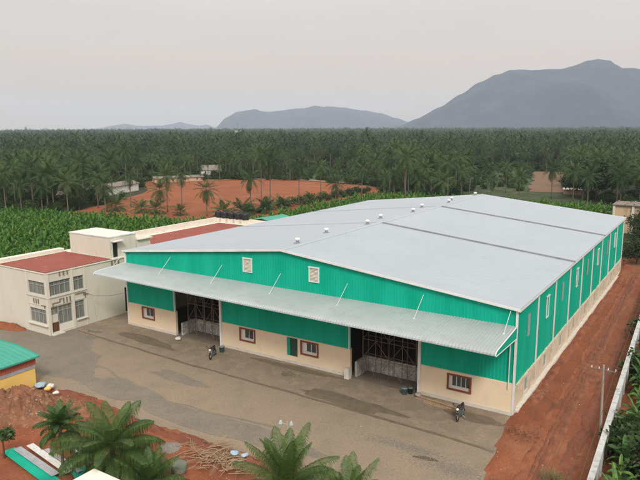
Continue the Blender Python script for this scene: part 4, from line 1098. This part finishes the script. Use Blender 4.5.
for k,(x,y,h_,s_,l_) in enumerate([
  (-141,70,11.5,1.0,'tall coconut palm in front of the small white shed at the far left'),(-149,66,12.5,1.05,'tall coconut palm left of the small white shed'),(-156,62,10.5,1.0,'coconut palm third from the left above the banana crop'),(-152,71,13.0,1.1,'tallest coconut palm behind the left end of the banana crop'),
  (-134,66,9.5,.95,'coconut palm between the two white sheds, close to the crop'),(-128,62,10.5,1.0,'coconut palm left of the dark bushes at the white shed'),(-121,72,9.0,.95,'coconut palm in front of the middle of the long white shed'),(-116,80,9.8,1.0,'coconut palm before the right end of the long white shed'),
  (-96,76,10.5,.95,'tall slender palm between the lone field palm and the banana crop'),(-90,68,7.5,.9,'palm left of the bushy short palm, rising from the crop edge'),(-74,86,10.0,1.0,'tall palm just right of the black water tanks, before the red field'),(-73,108,12.5,1.0,'tall palm right of the leaning pair along the field edge'),(-105,62,8.5,.95,'palm on the near left rim of the red field beside the crop'),(-112,68,6.0,.8,'short coconut palm at the left corner of the ploughed field'),(-78,128,11.0,1.0,'coconut palm at the far side of the ploughed field, right of the leaning pair'),(-70,142,9.5,1.0,'coconut palm on the right rim of the ploughed field'),(-66,118,6.5,.85,'short coconut palm among the bushes on the field edge'),
  (-146,58,8.0,.9,'low coconut palm rising straight out of the left crop edge'),(-30,176,9.5,.9,'coconut palm alone on the pasture left of the brown field'),(-34,168,9.0,.9,'coconut palm at the near side of the pasture'),(-4,160,9.5,1.0,'coconut palm beside the pale field shed'),(9,156,11.0,1.05,'coconut palm in front of the dark broadleaf grove'),(-24,172,10.0,.9,'coconut palm at the near left corner of the brown field'),(-37,150,9.0,1.0,'coconut palm in front of the pasture, left of the near corner palm'),(-18,150,8.0,.95,'coconut palm between the roof ridge end and the brown field'),(-12,166,10.0,1.0,'coconut palm overlapping the right edge of the brown field'),(-40,186,10.5,1.0,'coconut palm in the middle of the muted pasture'),(-33,200,11.0,1.0,'coconut palm at the far left side of the brown field'),(2,150,9.0,1.0,'coconut palm in the banana strip right of the pale field shed'),(16,150,10.5,1.0,'coconut palm just left of the tan building at the lane end'),(-27,150,7.0,.9,'low coconut palm right behind the far roof edge')]):
    sp(x,y,h_,l_,s_,k,k*1.7)
shortc = crown_mesh('crown',20,2.6,12,.7,rng,.06,0,-25,82,1.0)
stub = trunk_mesh('trunk',.9,.25,.2,0)
for k,(x,y,s_,l_) in enumerate([(-96,71.6,1.1,'young spiky palm at the left end of the red field edge'),(-101,70.8,1.0,'young spiky palm left of the one at the red field edge'),(-76,77.0,1.15,'young palm right of the bushy short palm above the water tanks'),(-71.5,79,1.3,'dark young palm just behind the black water tanks'),(-70.5,88,1.2,'young palm at the green roofed shed, beside the red field'),(-71.5,97,1.1,'young palm near the feet of the two tall palms'),(-110,69.5,1.2,'young palm below the long white shed'),(-88,73,.8,'small young palm between the lone palm and the bushy one')]):
    palm(l_,None,stub,shortc,(x,y,-.1),k*1.3,s_*1.55,'young_palm')

# ---- foreground palms
rf_ = random.Random(11)
def fg(name_label, base, H, cr, rz, r0=.11, r1=.08, bend=.01, extra=None):
    tr = trunk_mesh('trunk',H,r0,r1,bend,n=10,seg=10)
    return palm(name_label,None,tr,cr,base,rz,1.0,'young_palm')
cA = MB()
for i in range(36):
    u = i/36; frond(cA,(0,0,-.2*u-1.4*max(0,u-.55)),i*2.4,radians(88-60*u if u<.6 else 35-30*(u-.6)),1.85+.25*rf_.random(),(.9+1.9*u),12,42,.5,rf_,.021,.02,vdrop=.8 if u>.4 else .3)
mA = bpy.data.meshes.new('crown'); mA.from_pydata(cA.v,[],cA.f); mA.materials.append(M['frondnew'])
fg('slim young palm with a drooping narrow crown above the green metal sheets',(-.1,-25.1,0),3.5,mA,0)
mB = crown_mesh('crown',38,4.0,60,1.0,rf_,.026,0,-12,80,1.45,'frondnew',.03,16,vdrop=.75)
fg('largest foreground palm with wide arching fronds near the flat roofed hut',(3.6,-23.9,0),2.5,mB,.6,.2,.16)
mB2 = crown_mesh('crown',28,2.8,48,.75,rf_,.024,0,5,84,1.05,'frondnew',.03,12,vdrop=.5)
fg('low palm clump right of the largest foreground palm, at the bottom edge',(6.5,-23.6,0),.7,mB2,2,.2,.15)
mC = crown_mesh('crown',26,3.8,58,.9,rf_,.026,0,12,88,.8,'frondnew',.035,14,vdrop=.45)
fg('upright foreground palm directly behind the street lamp',(14.9,-20.3,0),1.8,mC,.9,.2,.16)
mD = crown_mesh('crown',20,3.0,48,.75,rf_,.024,0,20,84,.75,'frondnew',.03,12,vdrop=.4)
fg('palm tip at the bottom edge right of the lamp post',(18.4,-18.6,0),.9,mD,1.3,.2,.15)
mE = crown_mesh('crown',6,2.3,30,.75,rf_,.012,0,40,75,1.0,'frondy',.02,12,vdrop=.9)
fg('thin yellowing palm seedling right of the lamp post palm',(16.0,-19.0,0),.6,mE,.2,.08,.06)
# dry palm rubbish
b = MB()
for k in range(130):
    x = random.gauss(7.6,1.4); y = random.gauss(-18.0,.75); a = random.gauss(.5,.9); l_ = random.uniform(.6,2.0)
    z = .2+.35*random.random()*max(0,1-abs(x-7.6)/2.5); c_ = random.uniform(-.25,.25); r_ = random.uniform(.012,.038)
    b.tube([(x-cos(a)*l_/2,y-sin(a)*l_/2,z),(x-sin(a)*c_,y+cos(a)*c_,z+random.uniform(.02,.15)),(x+cos(a)*l_/2,y+sin(a)*l_/2,z+random.gauss(0,.08))],[r_,r_*.9,r_*.4],5)
for k in range(26):
    frond(b,(random.gauss(7.4,1.5),random.gauss(-18.1,.7),.25),random.random()*6.3,random.uniform(0,.3),random.uniform(1.2,2.2),.4,5,22,.35,random,.012,.02,vdrop=.1)
tag(b.build('dry_branches', M['wood']), 'heap of dry broken palm stalks on the soil beside blue plastic', 'branches', kind='stuff')
# dry clump bottom right
b = MB()
for k in range(90):
    a = random.random()*6.3; x = 27.9+random.gauss(0,.45); y = -8.3+random.gauss(0,.3)
    frond(b,(x,y,0),a,radians(random.uniform(60,88)),random.uniform(.5,1.0),.5,4,5,.18,random,.015,.012)
tag(b.build('dry_shrub', M['frondy']), 'pale dry grassy clump on the red soil at the bottom right', 'shrub')

# ---- banana plants
def banana_mesh(name, rng, nl, L_, wd, H, mname, el0=82, el1=10):
    mb = MB()
    for i in range(nl):
        az = i*2.4+rng.random(); u = i/(nl-1); el = radians(el0+(el1-el0)*u+rng.uniform(-8,8)); dr = (.5+1.1*u)+rng.uniform(-.1,.2)
        l_ = L_*(.75+.35*rng.random()); p = Vector((0,0,H*(.85+.15*(1-u)))); n = 6; ds = l_/n; side = Vector((-sin(az),cos(az),0)); prev = None
        roll_ = rng.uniform(-.5,.5)
        for k in range(n+1):
            t = k/n; e = el-dr*t**1.2; d = Vector((cos(az)*cos(e),sin(az)*cos(e),sin(e))); up = side.cross(d)
            sd_ = (side*cos(roll_)+up*sin(roll_)); w_ = wd*(sin(pi*(.06+.90*t))**.55)*(.9+.2*rng.random()); fold = .28*w_
            cur = (p-sd_*w_-up*fold, p.copy(), p+sd_*w_-up*fold)
            if prev and k>0:
                for q in (0,1):
                    n0 = len(mb.v); A,B,C_,D_ = prev[q],prev[q+1],cur[q+1],cur[q]
                    j = .06*ds
                    mb.v += [tuple(A+d*j*q),tuple(B),tuple(C_),tuple(D_-Vector((0,0,.05*rng.random())))]
                    mb.f.append((n0,n0+1,n0+2,n0+3))
            prev = cur; p = p+d*ds
    st_ = MB(); st_.tube([(0,0,-.1),(.02,0,H*.5),(0,0,H)],[.14,.11,.06],6)
    n0 = len(mb.v); nf = len(mb.f); mb.v += st_.v; mb.f += [tuple(i+n0 for i in f) for f in st_.f]
    me = bpy.data.meshes.new(name); me.from_pydata(mb.v,[],mb.f); me.materials.append(M[mname]); me.materials.append(M['bstem']); me.update()
    for i,p_ in enumerate(me.polygons):
        if i >= nf: p_.material_index = 1
    return me
br = random.Random(5)
bananas = [banana_mesh('banana_plant',br,9,1.55,.19,1.25,'banana',88,20) for _ in range(4)]
bananas_big = [banana_mesh('banana_plant',br,11,2.3,.27,2.1,'bananadark',80,-5) for _ in range(4)]

def wedge(x, y, lo_=-63.5, hi_=-2.0):
    a = math.degrees(math.atan2(x-CX, y-CY)); return lo_ < a < hi_
# field positions
def crop_ok(x, y):
    if not inside(PB,x,y): return False
    if x > -38.6 and y < 62: return False
    if -45 < x < -20 and y < 45: return False
    if x > 9 and y < 125: return False
    if y < -14 - .0*x: return False
    return wedge(x,y)
pts = []
gy = -14
while gy < 172:
    gx = -176
    while gx < 46:
        x = gx+random.uniform(-.5,.5); y = gy+random.uniform(-.45,.45)
        if crop_ok(x,y):
            hid = (-22 < x < 22 and y < 75)
            if not hid: pts.append((x,y))
        gx += 1.4
    gy += 1.4
pts.sort(key=lambda p: hypot(p[0]-CX,p[1]-CY))
near = [p for p in pts if p[0] < -38 and p[1] < 70][:210]
nearset = set(near)
for (x,y) in near:
    o = obj('banana_plant', bananas[random.randrange(4)], None, (x,y,-.08))
    tag(o,'leafy bright green banana plant in the crop behind the cream office block','banana plant','banana plants behind the office block')
    s_ = random.uniform(.7,1.3); o.scale = (s_,s_,s_*random.uniform(.85,1.2)); o.rotation_euler = (random.uniform(-.08,.08),random.uniform(-.08,.08),random.random()*6.3)
far_crop = [p for p in pts if p not in nearset]
# wall-side plants
lane = []
y = -20.0
while y < 42:
    for q in range(3):
        x = wx(y)+1.5+q*1.35+random.uniform(-.3,.5)
        if x < 37 and hypot(x-CX, y-CY) > 14: lane.append((x,y+random.uniform(-.5,.5)))
    y += 1.7
for i,(x,y) in enumerate(lane):
    o = obj('banana_plant', bananas_big[random.randrange(4)], None, (x,y,-.1))
    tag(o,'deep green banana plant leaning over the far side of the white boundary wall','banana plant','banana plants behind the boundary wall')
    s_ = random.uniform(.45,.75); o.scale = (s_,)*3; o.rotation_euler = (random.uniform(-.12,.12),random.uniform(-.12,.12),random.random()*6.3)

# ---- broadleaf trees and shrubs
def leafy(name, rng, n, rx, rz, zc, cl, size, mname, trunk=True, nclump=26):
    mb = MB(); cc = []
    for i in range(nclump):
        while True:
            v = Vector((rng.uniform(-1,1),rng.uniform(-1,1),rng.uniform(-1,1)))
            if .35 < v.length < 1: break
        cc.append(Vector((v.x*rx,v.y*rx,zc+v.z*rz)))
    for i in range(n):
        c_ = cc[rng.randrange(nclump)]; p = c_+Vector((rng.gauss(0,cl),rng.gauss(0,cl),rng.gauss(0,cl*.7)))
        if p.z < .05: p.z = .05+rng.random()*.3
        a = Vector((rng.gauss(0,1),rng.gauss(0,1),rng.gauss(0,.6))).normalized(); b_ = a.cross(Vector((rng.gauss(0,1),rng.gauss(0,1),rng.gauss(0,1)))).normalized()
        s_ = size*(.6+.8*rng.random()); n0 = len(mb.v)
        mb.v += [tuple(p-a*s_),tuple(p+b_*s_*.45),tuple(p+a*s_),tuple(p-b_*s_*.45)]; mb.f.append((n0,n0+1,n0+2,n0+3))
    me = bpy.data.meshes.new(name); me.from_pydata(mb.v,[],mb.f); me.materials.append(M[mname]); me.update()
    t = MB(); t.tube([(0,0,-.2),(.1,0,zc*.5),(0,.1,zc)],[.28,.2,.1],7)
    for c_ in cc[:9]: t.tube([(0,0,zc*.45),tuple(Vector((0,0,zc*.6)).lerp(c_,.5)+Vector((0,0,.3))),tuple(c_)],[.11,.07,.03],5)
    tm = bpy.data.meshes.new('trunk'); tm.from_pydata(t.v,[],t.f); tm.materials.append(M['bark'])
    return me, tm
tr_ = [leafy('crown',random.Random(20+i),2600,4.2,3.0,6.2,1.0,.36,'leaf') for i in range(3)]
sh_ = [leafy('foliage',random.Random(30+i),900,1.3,.95,1.15,.42,.2,'leafb',nclump=14) for i in range(3)]
def tree(x, y, s_, label, k=0, group=None, name='broadleaf_tree', protos=None):
    pr = (protos or tr_)[k%3]; t = thing(name,label,'tree' if name.endswith('tree') else 'shrub',(x,y,-.1),group); t.scale = (s_,s_,s_*random.uniform(.85,1.1)); t.rotation_euler = (0,0,random.random()*6)
    obj('crown' if name.endswith('tree') else 'foliage',pr[0],t); obj('trunk' if name.endswith('tree') else 'stem',pr[1],t); return t
k = 0
for (x,y,s_) in [(0,176,1.15),(6,168,1.3),(13,180,1.5),(19,166,1.35),(-4,190,1.2),(-12,215,1.25),(25,172,1.5),(11,200,1.5),(0,222,1.4),(18,210,1.5),(-9,196,.85),(30,158,1.3),(-7,176,.9),(-3,170,1.0)]:
    tree(x,y,s_,'dark dense broadleaf tree in the grove beyond the banana strip on the right',k,'dark broadleaf trees right of the brown field'); k += 1
for (x,y,s_) in [(24.5,66,.55),(27.5,70,.6),(25,75,.62),(29,80,.65),(24,84,.6),(27,92,.65),(22,96,.6),(31,90,.6)]:
    tree(x,y,s_,'dark bushy tree crowding the far end of the red soil lane',k,'bushy trees at the far end of the lane'); k += 1
for (x,y,s_) in [(-133,72,.62),(-131,78,.6),(-137,79,.55),(-140,66,.5),(-146,66,.45),(-128,70,.5),(-150,72,.6),(-122,66,.42)]:
    tree(x,y,s_,'dark bush in front of the gap between the two white sheds',k,'dark bushes between the white sheds','shrub'); k += 1
for i in range(46):
    y = random.uniform(-17,40); x = wx(y)+random.uniform(.9,5)
    tree(x,y,random.uniform(.8,1.3),'leafy green shrub among the banana plants behind the white wall',i,'shrubs among the banana plants by the wall','shrub',sh_)
sap = leafy('crown',random.Random(91),420,.62,.42,1.85,.16,.16,'leafb',nclump=10)
t = thing('sapling_tree','thin sapling with a small leafy crown at the left edge near the metal sheets','sapling',(-5.55,-26.05,-.05))
obj('crown',sap[0],t)
sb = MB(); sb.tube([(0,0,-.1),(.06,.02,.8),(.0,.03,1.5),(-.05,0,2.0)],[.09,.07,.05,.03],7)
for q in range(5): sb.tube([(0,.02,1.2+.12*q),(.28*cos(q*1.3),.28*sin(q*1.3),1.7+.08*q)],.018,4)
sm_ = bpy.data.meshes.new('trunk'); sm_.from_pydata(sb.v,[],sb.f); sm_.materials.append(M['brown']); obj('trunk',sm_,t)
for i in range(14):
    x = -73-random.random()*2; y = 84+i*5.0
    tree(x+1,y,random.uniform(.9,1.5),'green bush along the right edge of the ploughed red field',i,'bushes edging the ploughed red field','shrub',sh_)

# ---- forest positions
VIEW = [(-40,141),(12,141),(4,160),(-12,188),(-38,270),(-52,270),(-44,186)]
OPEN = [PB,PR,PF,PGF,PG1,VIEW]
SHED = [(-157,90,-140,120),(-146,73,-136,82),(-185,170,-168,190)]
def forest_ok(x, y):
    for p in OPEN:
        if inside(p,x,y): return False
    for a,b_,c_,d_ in SHED:
        if a<x<c_ and b_<y<d_: return False
    return True
cand = []
gy = 30.0
while gy < 480:
    gx = -470.0
    while gx < 60:
        x = gx+random.uniform(-2.4,2.4); y = gy+random.uniform(-2.4,2.4); r_ = hypot(x-CX,y-CY)
        if wedge(x,y) and r_ < 460 and forest_ok(x,y) and not (x > -14 and 175 < y < 230): cand.append((r_,x,y))
        gx += 7.6
    gy += 7.6
cand.sort()
def density(x,y): return .80+.5*nz(x,y,.012)
indiv = cand[:285]
GRP = 'coconut palms of the grove beyond the fields'
for (r_,x,y) in indiv:
    k = random.randrange(4); s_ = random.uniform(.72,1.18)
    palm('coconut palm standing in the dense grove beyond the fields',GRP,trunks[random.randrange(4)],crowns[k],(x,y,-.12),random.random()*6.3,s_)
# ---- geometry-node stuff
def gn_scatter(name, points, protos, label, cat):
    """points: (x,y,z,rot,scale,index)"""
    me = bpy.data.meshes.new(name); me.from_pydata([p[:3] for p in points],[],[])
    for an,ty,ix in (('rz','FLOAT',3),('sc','FLOAT',4),('vi','INT',5)):
        at = me.attributes.new(an,ty,'POINT'); at.data.foreach_set('value',[p[ix] for p in points])
    for m_ in protos: pass
    o = bpy.data.objects.new(name, me); COL.objects.link(o)
    ng = bpy.data.node_groups.new(name+'_nodes','GeometryNodeTree')
    ng.interface.new_socket('Geometry',in_out='INPUT',socket_type='NodeSocketGeometry'); ng.interface.new_socket('Geometry',in_out='OUTPUT',socket_type='NodeSocketGeometry')
    n = ng.nodes; l = ng.links; gi = n.new('NodeGroupInput'); go = n.new('NodeGroupOutput')
    iop = n.new('GeometryNodeInstanceOnPoints'); l.new(gi.outputs[0], iop.inputs['Points'])
    jn = n.new('GeometryNodeJoinGeometry')
    for m_ in reversed(protos):
        po = bpy.data.objects.new(name+'_source', m_)      # not linked to the scene: only a source for the nodes
        oi = n.new('GeometryNodeObjectInfo'); oi.inputs['Object'].default_value = po; oi.inputs['As Instance'].default_value = True
        l.new(oi.outputs['Geometry'], jn.inputs[0])
    l.new(jn.outputs[0], iop.inputs['Instance']); iop.inputs['Pick Instance'].default_value = True
    def attr(nm, ty):
        a = n.new('GeometryNodeInputNamedAttribute'); a.data_type = ty; a.inputs['Name'].default_value = nm; return a.outputs[0]
    l.new(attr('vi','INT'), iop.inputs['Instance Index'])
    cx_ = n.new('ShaderNodeCombineXYZ'); l.new(attr('rz','FLOAT'), cx_.inputs[2]); l.new(cx_.outputs[0], iop.inputs['Rotation'])
    cs = n.new('ShaderNodeCombineXYZ'); sc_ = attr('sc','FLOAT')
    for q in range(3): l.new(sc_, cs.inputs[q])
    l.new(cs.outputs[0], iop.inputs['Scale'])
    l.new(iop.outputs[0], go.inputs[0])
    md = o.modifiers.new('scatter','NODES'); md.node_group = ng
    return tag(o,label,cat,kind='stuff')
gn_scatter('banana_crop',[(x,y,-.08,random.random()*6.3,random.uniform(.7,1.3),random.randrange(4)) for x,y in far_crop],bananas,'bright green banana crop filling the fields behind the buildings','crop')
# whole palms as single meshes for the mass of the grove
def whole_palm(crown, trunk, top):
    me = bpy.data.meshes.new('palm'); v = [tuple(q.co) for q in trunk.vertices]; f = [tuple(p.vertices) for p in trunk.polygons]; nf = len(f); n0 = len(v)
    v += [(q.co.x+top[0],q.co.y+top[1],q.co.z+top[2]) for q in crown.vertices]; f += [tuple(i+n0 for i in p.vertices) for p in crown.polygons]
    me.from_pydata(v,[],f); me.materials.append(M['bark']); me.materials.append(M['frondfar']); me.update()
    for i,p in enumerate(me.polygons):
        if i >= nf: p.material_index = 1
    return me
rl = random.Random(77)
mid = [whole_palm(crowns[i],*trunks[i]) for i in range(4)]
low = []
for i in range(4):
    c_ = crown_mesh('c',16,4.7,4,1.3,rl,.28,0,-45,72,1.2,'frondfar',.22,3)
    t_ = trunk_mesh('t',9.5+i*1.2,.2,.15,0,n=4,seg=2); low.append(whole_palm(c_,*t_))
for i in range(2): low.append(leafy('lowtree',random.Random(60+i),420,4.4,3.2,6.6,1.2,.8,'leaf')[0])
fp = []
for (r_,x,y) in cand[285:]:
    if random.random() < density(x,y)+.2: fp.append((x,y,-.12,random.random()*6.3,random.uniform(.72,1.2),random.randrange(4)))
mid += [t_[0] for t_ in tr_]
fp = [(*p[:5], p[5] if random.random()>.05+.3*max(0,nz(p[0],p[1],.01,8)) else 4+random.randrange(3)) for p in fp]
gn_scatter('palm_grove',fp,mid,'middle distance mass of the coconut grove behind the nearer palms','palm grove')
fl = []
r_ = 460.0
while r_ < 4700:
    sp_ = 8.2 if r_ < 1100 else (11 if r_ < 2000 else (17 if r_ < 3500 else 30))
    na = int(r_*radians(64)/sp_)
    for i in range(na):
        a = radians(-64.5+64*(i+random.random())/na); rr = r_+random.uniform(-.5,.5)*sp_
        x = CX+rr*sin(a); y = CY+rr*cos(a)
        if nz(x,y,.0035,2) < -.42 and rr < 2600: continue
        if random.random() > .9: continue
        fl.append((x,y,-.12,random.random()*6.3,random.uniform(.7,1.2)*(1.22 if random.random()<.04 else 1)*(1 if rr<2000 else 1.35 if rr<3500 else 1.7),random.randrange(4) if random.random()>.09+.25*max(0,nz(x,y,.006,8)) else 4+random.randrange(2)))
    r_ += sp_*(1 if r_ < 1100 else 1.15 if r_<2000 else 1.7 if r_<3500 else 2.6)
gn_scatter('far_palm_forest',fl,low,'endless far coconut forest running to the foot of the hills','forest')
us = []
for (r_,x,y) in cand:
    for q in range(4 if r_ < 300 else 2):
        if random.random() < .75: us.append((x+random.uniform(-4,4),y+random.uniform(-4,4),-.15,random.random()*6.3,random.uniform(.6,1.5)*(1.3 if r_>250 else 1),random.randrange(3)))
for p,cnt in ((PG1,120),(PGF,70)):
    xs2 = [q[0] for q in p]; ys2 = [q[1] for q in p]
    for q in range(cnt*3):
        x = random.uniform(min(xs2),max(xs2)); y = random.uniform(min(ys2),max(ys2))
        if inside(p,x,y): us.append((x,y,-.1,random.random()*6.3,random.uniform(.4,1.0),random.randrange(3)))
us = [u for u in us if forest_ok(u[0],u[1]) or inside(PG1,u[0],u[1]) or inside(PGF,u[0],u[1])]
gn_scatter('undergrowth',us,[s_[0] for s_ in sh_],'dark shrubby undergrowth between the grove trunks','undergrowth')

# ------------------------------------------------------------------ distant buildings
def house(name, label, cx, cy, L_, D_, H, ang, wallm, roofm, gable=1.2, cat='shed', openings=0):
    t = thing(name,label,cat,(cx,cy,0)); t.rotation_euler = (0,0,ang)
    def bl(nm, mb, m_, par=t):
        me = bpy.data.meshes.new(nm); me.from_pydata(mb.v,[],mb.f); me.materials.append(m_); o = bpy.data.objects.new(nm,me); COL.objects.link(o); o.parent = par; return o
    b = MB(); b.box(-L_/2,L_/2,-D_/2,D_/2,-.1,H); b.prism([(-D_/2,H+.001),(D_/2,H+.001),(0,H+gable-.05)],'x',-L_/2,L_/2); wl = bl('wall',b,wallm)
    b = MB(); b.prism([(-D_/2-.4,H-.05),(0,H+gable),(D_/2+.4,H-.05),(D_/2+.4,H+.1),(0,H+gable+.15),(-D_/2-.4,H+.1)],'x',-L_/2-.4,L_/2+.4); bl('roof',b,roofm)
    for k in range(openings):
        x = -L_/2+(k+.5)*L_/openings; b = MB(); b.box(x-.4,x+.4,-D_/2-.03,-D_/2-.002,H*.4,H*.85); bl('window',b,M['glass'])
    return t
house('long_shed','long low white shed with tiled roof left of the red field',-152.4,103,25.5,6,2.7,math.atan2(24.3,-8.1)+pi,M['white'],M['tile'],1.1,'shed',9)
house('small_shed','small white walled shed at the far left among the palms',-141.5,77,6,4,2.4,.5,M['white'],M['tile'],1.0,'shed',2)
house('farm_house','white gabled farmhouse at the back edge of the ploughed field',-176,181.5,9,8,3.4,.6,M['white'],M['tile'],2.2,'house',2)
house('farm_hut','long low pale hut along the far left edge of the ploughed field',-170,153,22,4,1.7,math.atan2(31.6,16.8),M['tan'],M['tile'],.8,'hut',4)
house('field_shed','low pale roofed shed behind the banana strip on the right',-9,184,5.5,3,1.6,.25,M['tan'],M['white'],.4,'shed')
house('hidden_house','pale roofed house half sunk in the far grove',-83,390,14,9,5,.3,M['white'],M['white'],1.5,'house')
house('tree_house_white','white house glimpsed through the palms at the far right',-22,330,6,5,8.5,.3,M['white'],M['white'],1.0,'house')['category'] = 'house'
# tan walled building beyond the lane
t = thing('mud_building','tan mud stained building at the far end of the warehouse',"building",(24,108,0))
b = MB(); b.box(15.6,34,103,110,-.1,6.0); b.build('wall', M['tan'], t)
b = MB()
for x in (15.6,19.4,23.5,27.6,31.7): b.box(x-.25,x+.25,102.7,102.997,-.1,6.05)
b.build('pilaster', M['skirt'], t)
b = MB(); b.box(15.2,34.3,102.5,110.3,6.052,6.22)
for k in range(60): rock(b,random.uniform(15.5,33),random.uniform(102.8,109),6.3,random.uniform(.1,.35))
b.build('roof', M['tile'], t)
b = MB(); 
# mast on the horizon
mx, my = CX+1500*sin(radians(-40.2)), CY+1500*cos(radians(-40.2))
t = thing('radio_mast','thin mast with a white block at its foot on the horizon','mast',(mx,my,0))
b = MB(); b.tube([(mx,my,18),(mx,my,40)],.7,5,.3); b.build('mast', M['tile'], t)
b = MB(); b.box(mx-5,mx+5,my-5,my+5,0,19); b.build('tower_block', M['white'], t)
print('points', len(far_crop), len(fp), len(fl), len(us), 'palms', len(indiv))
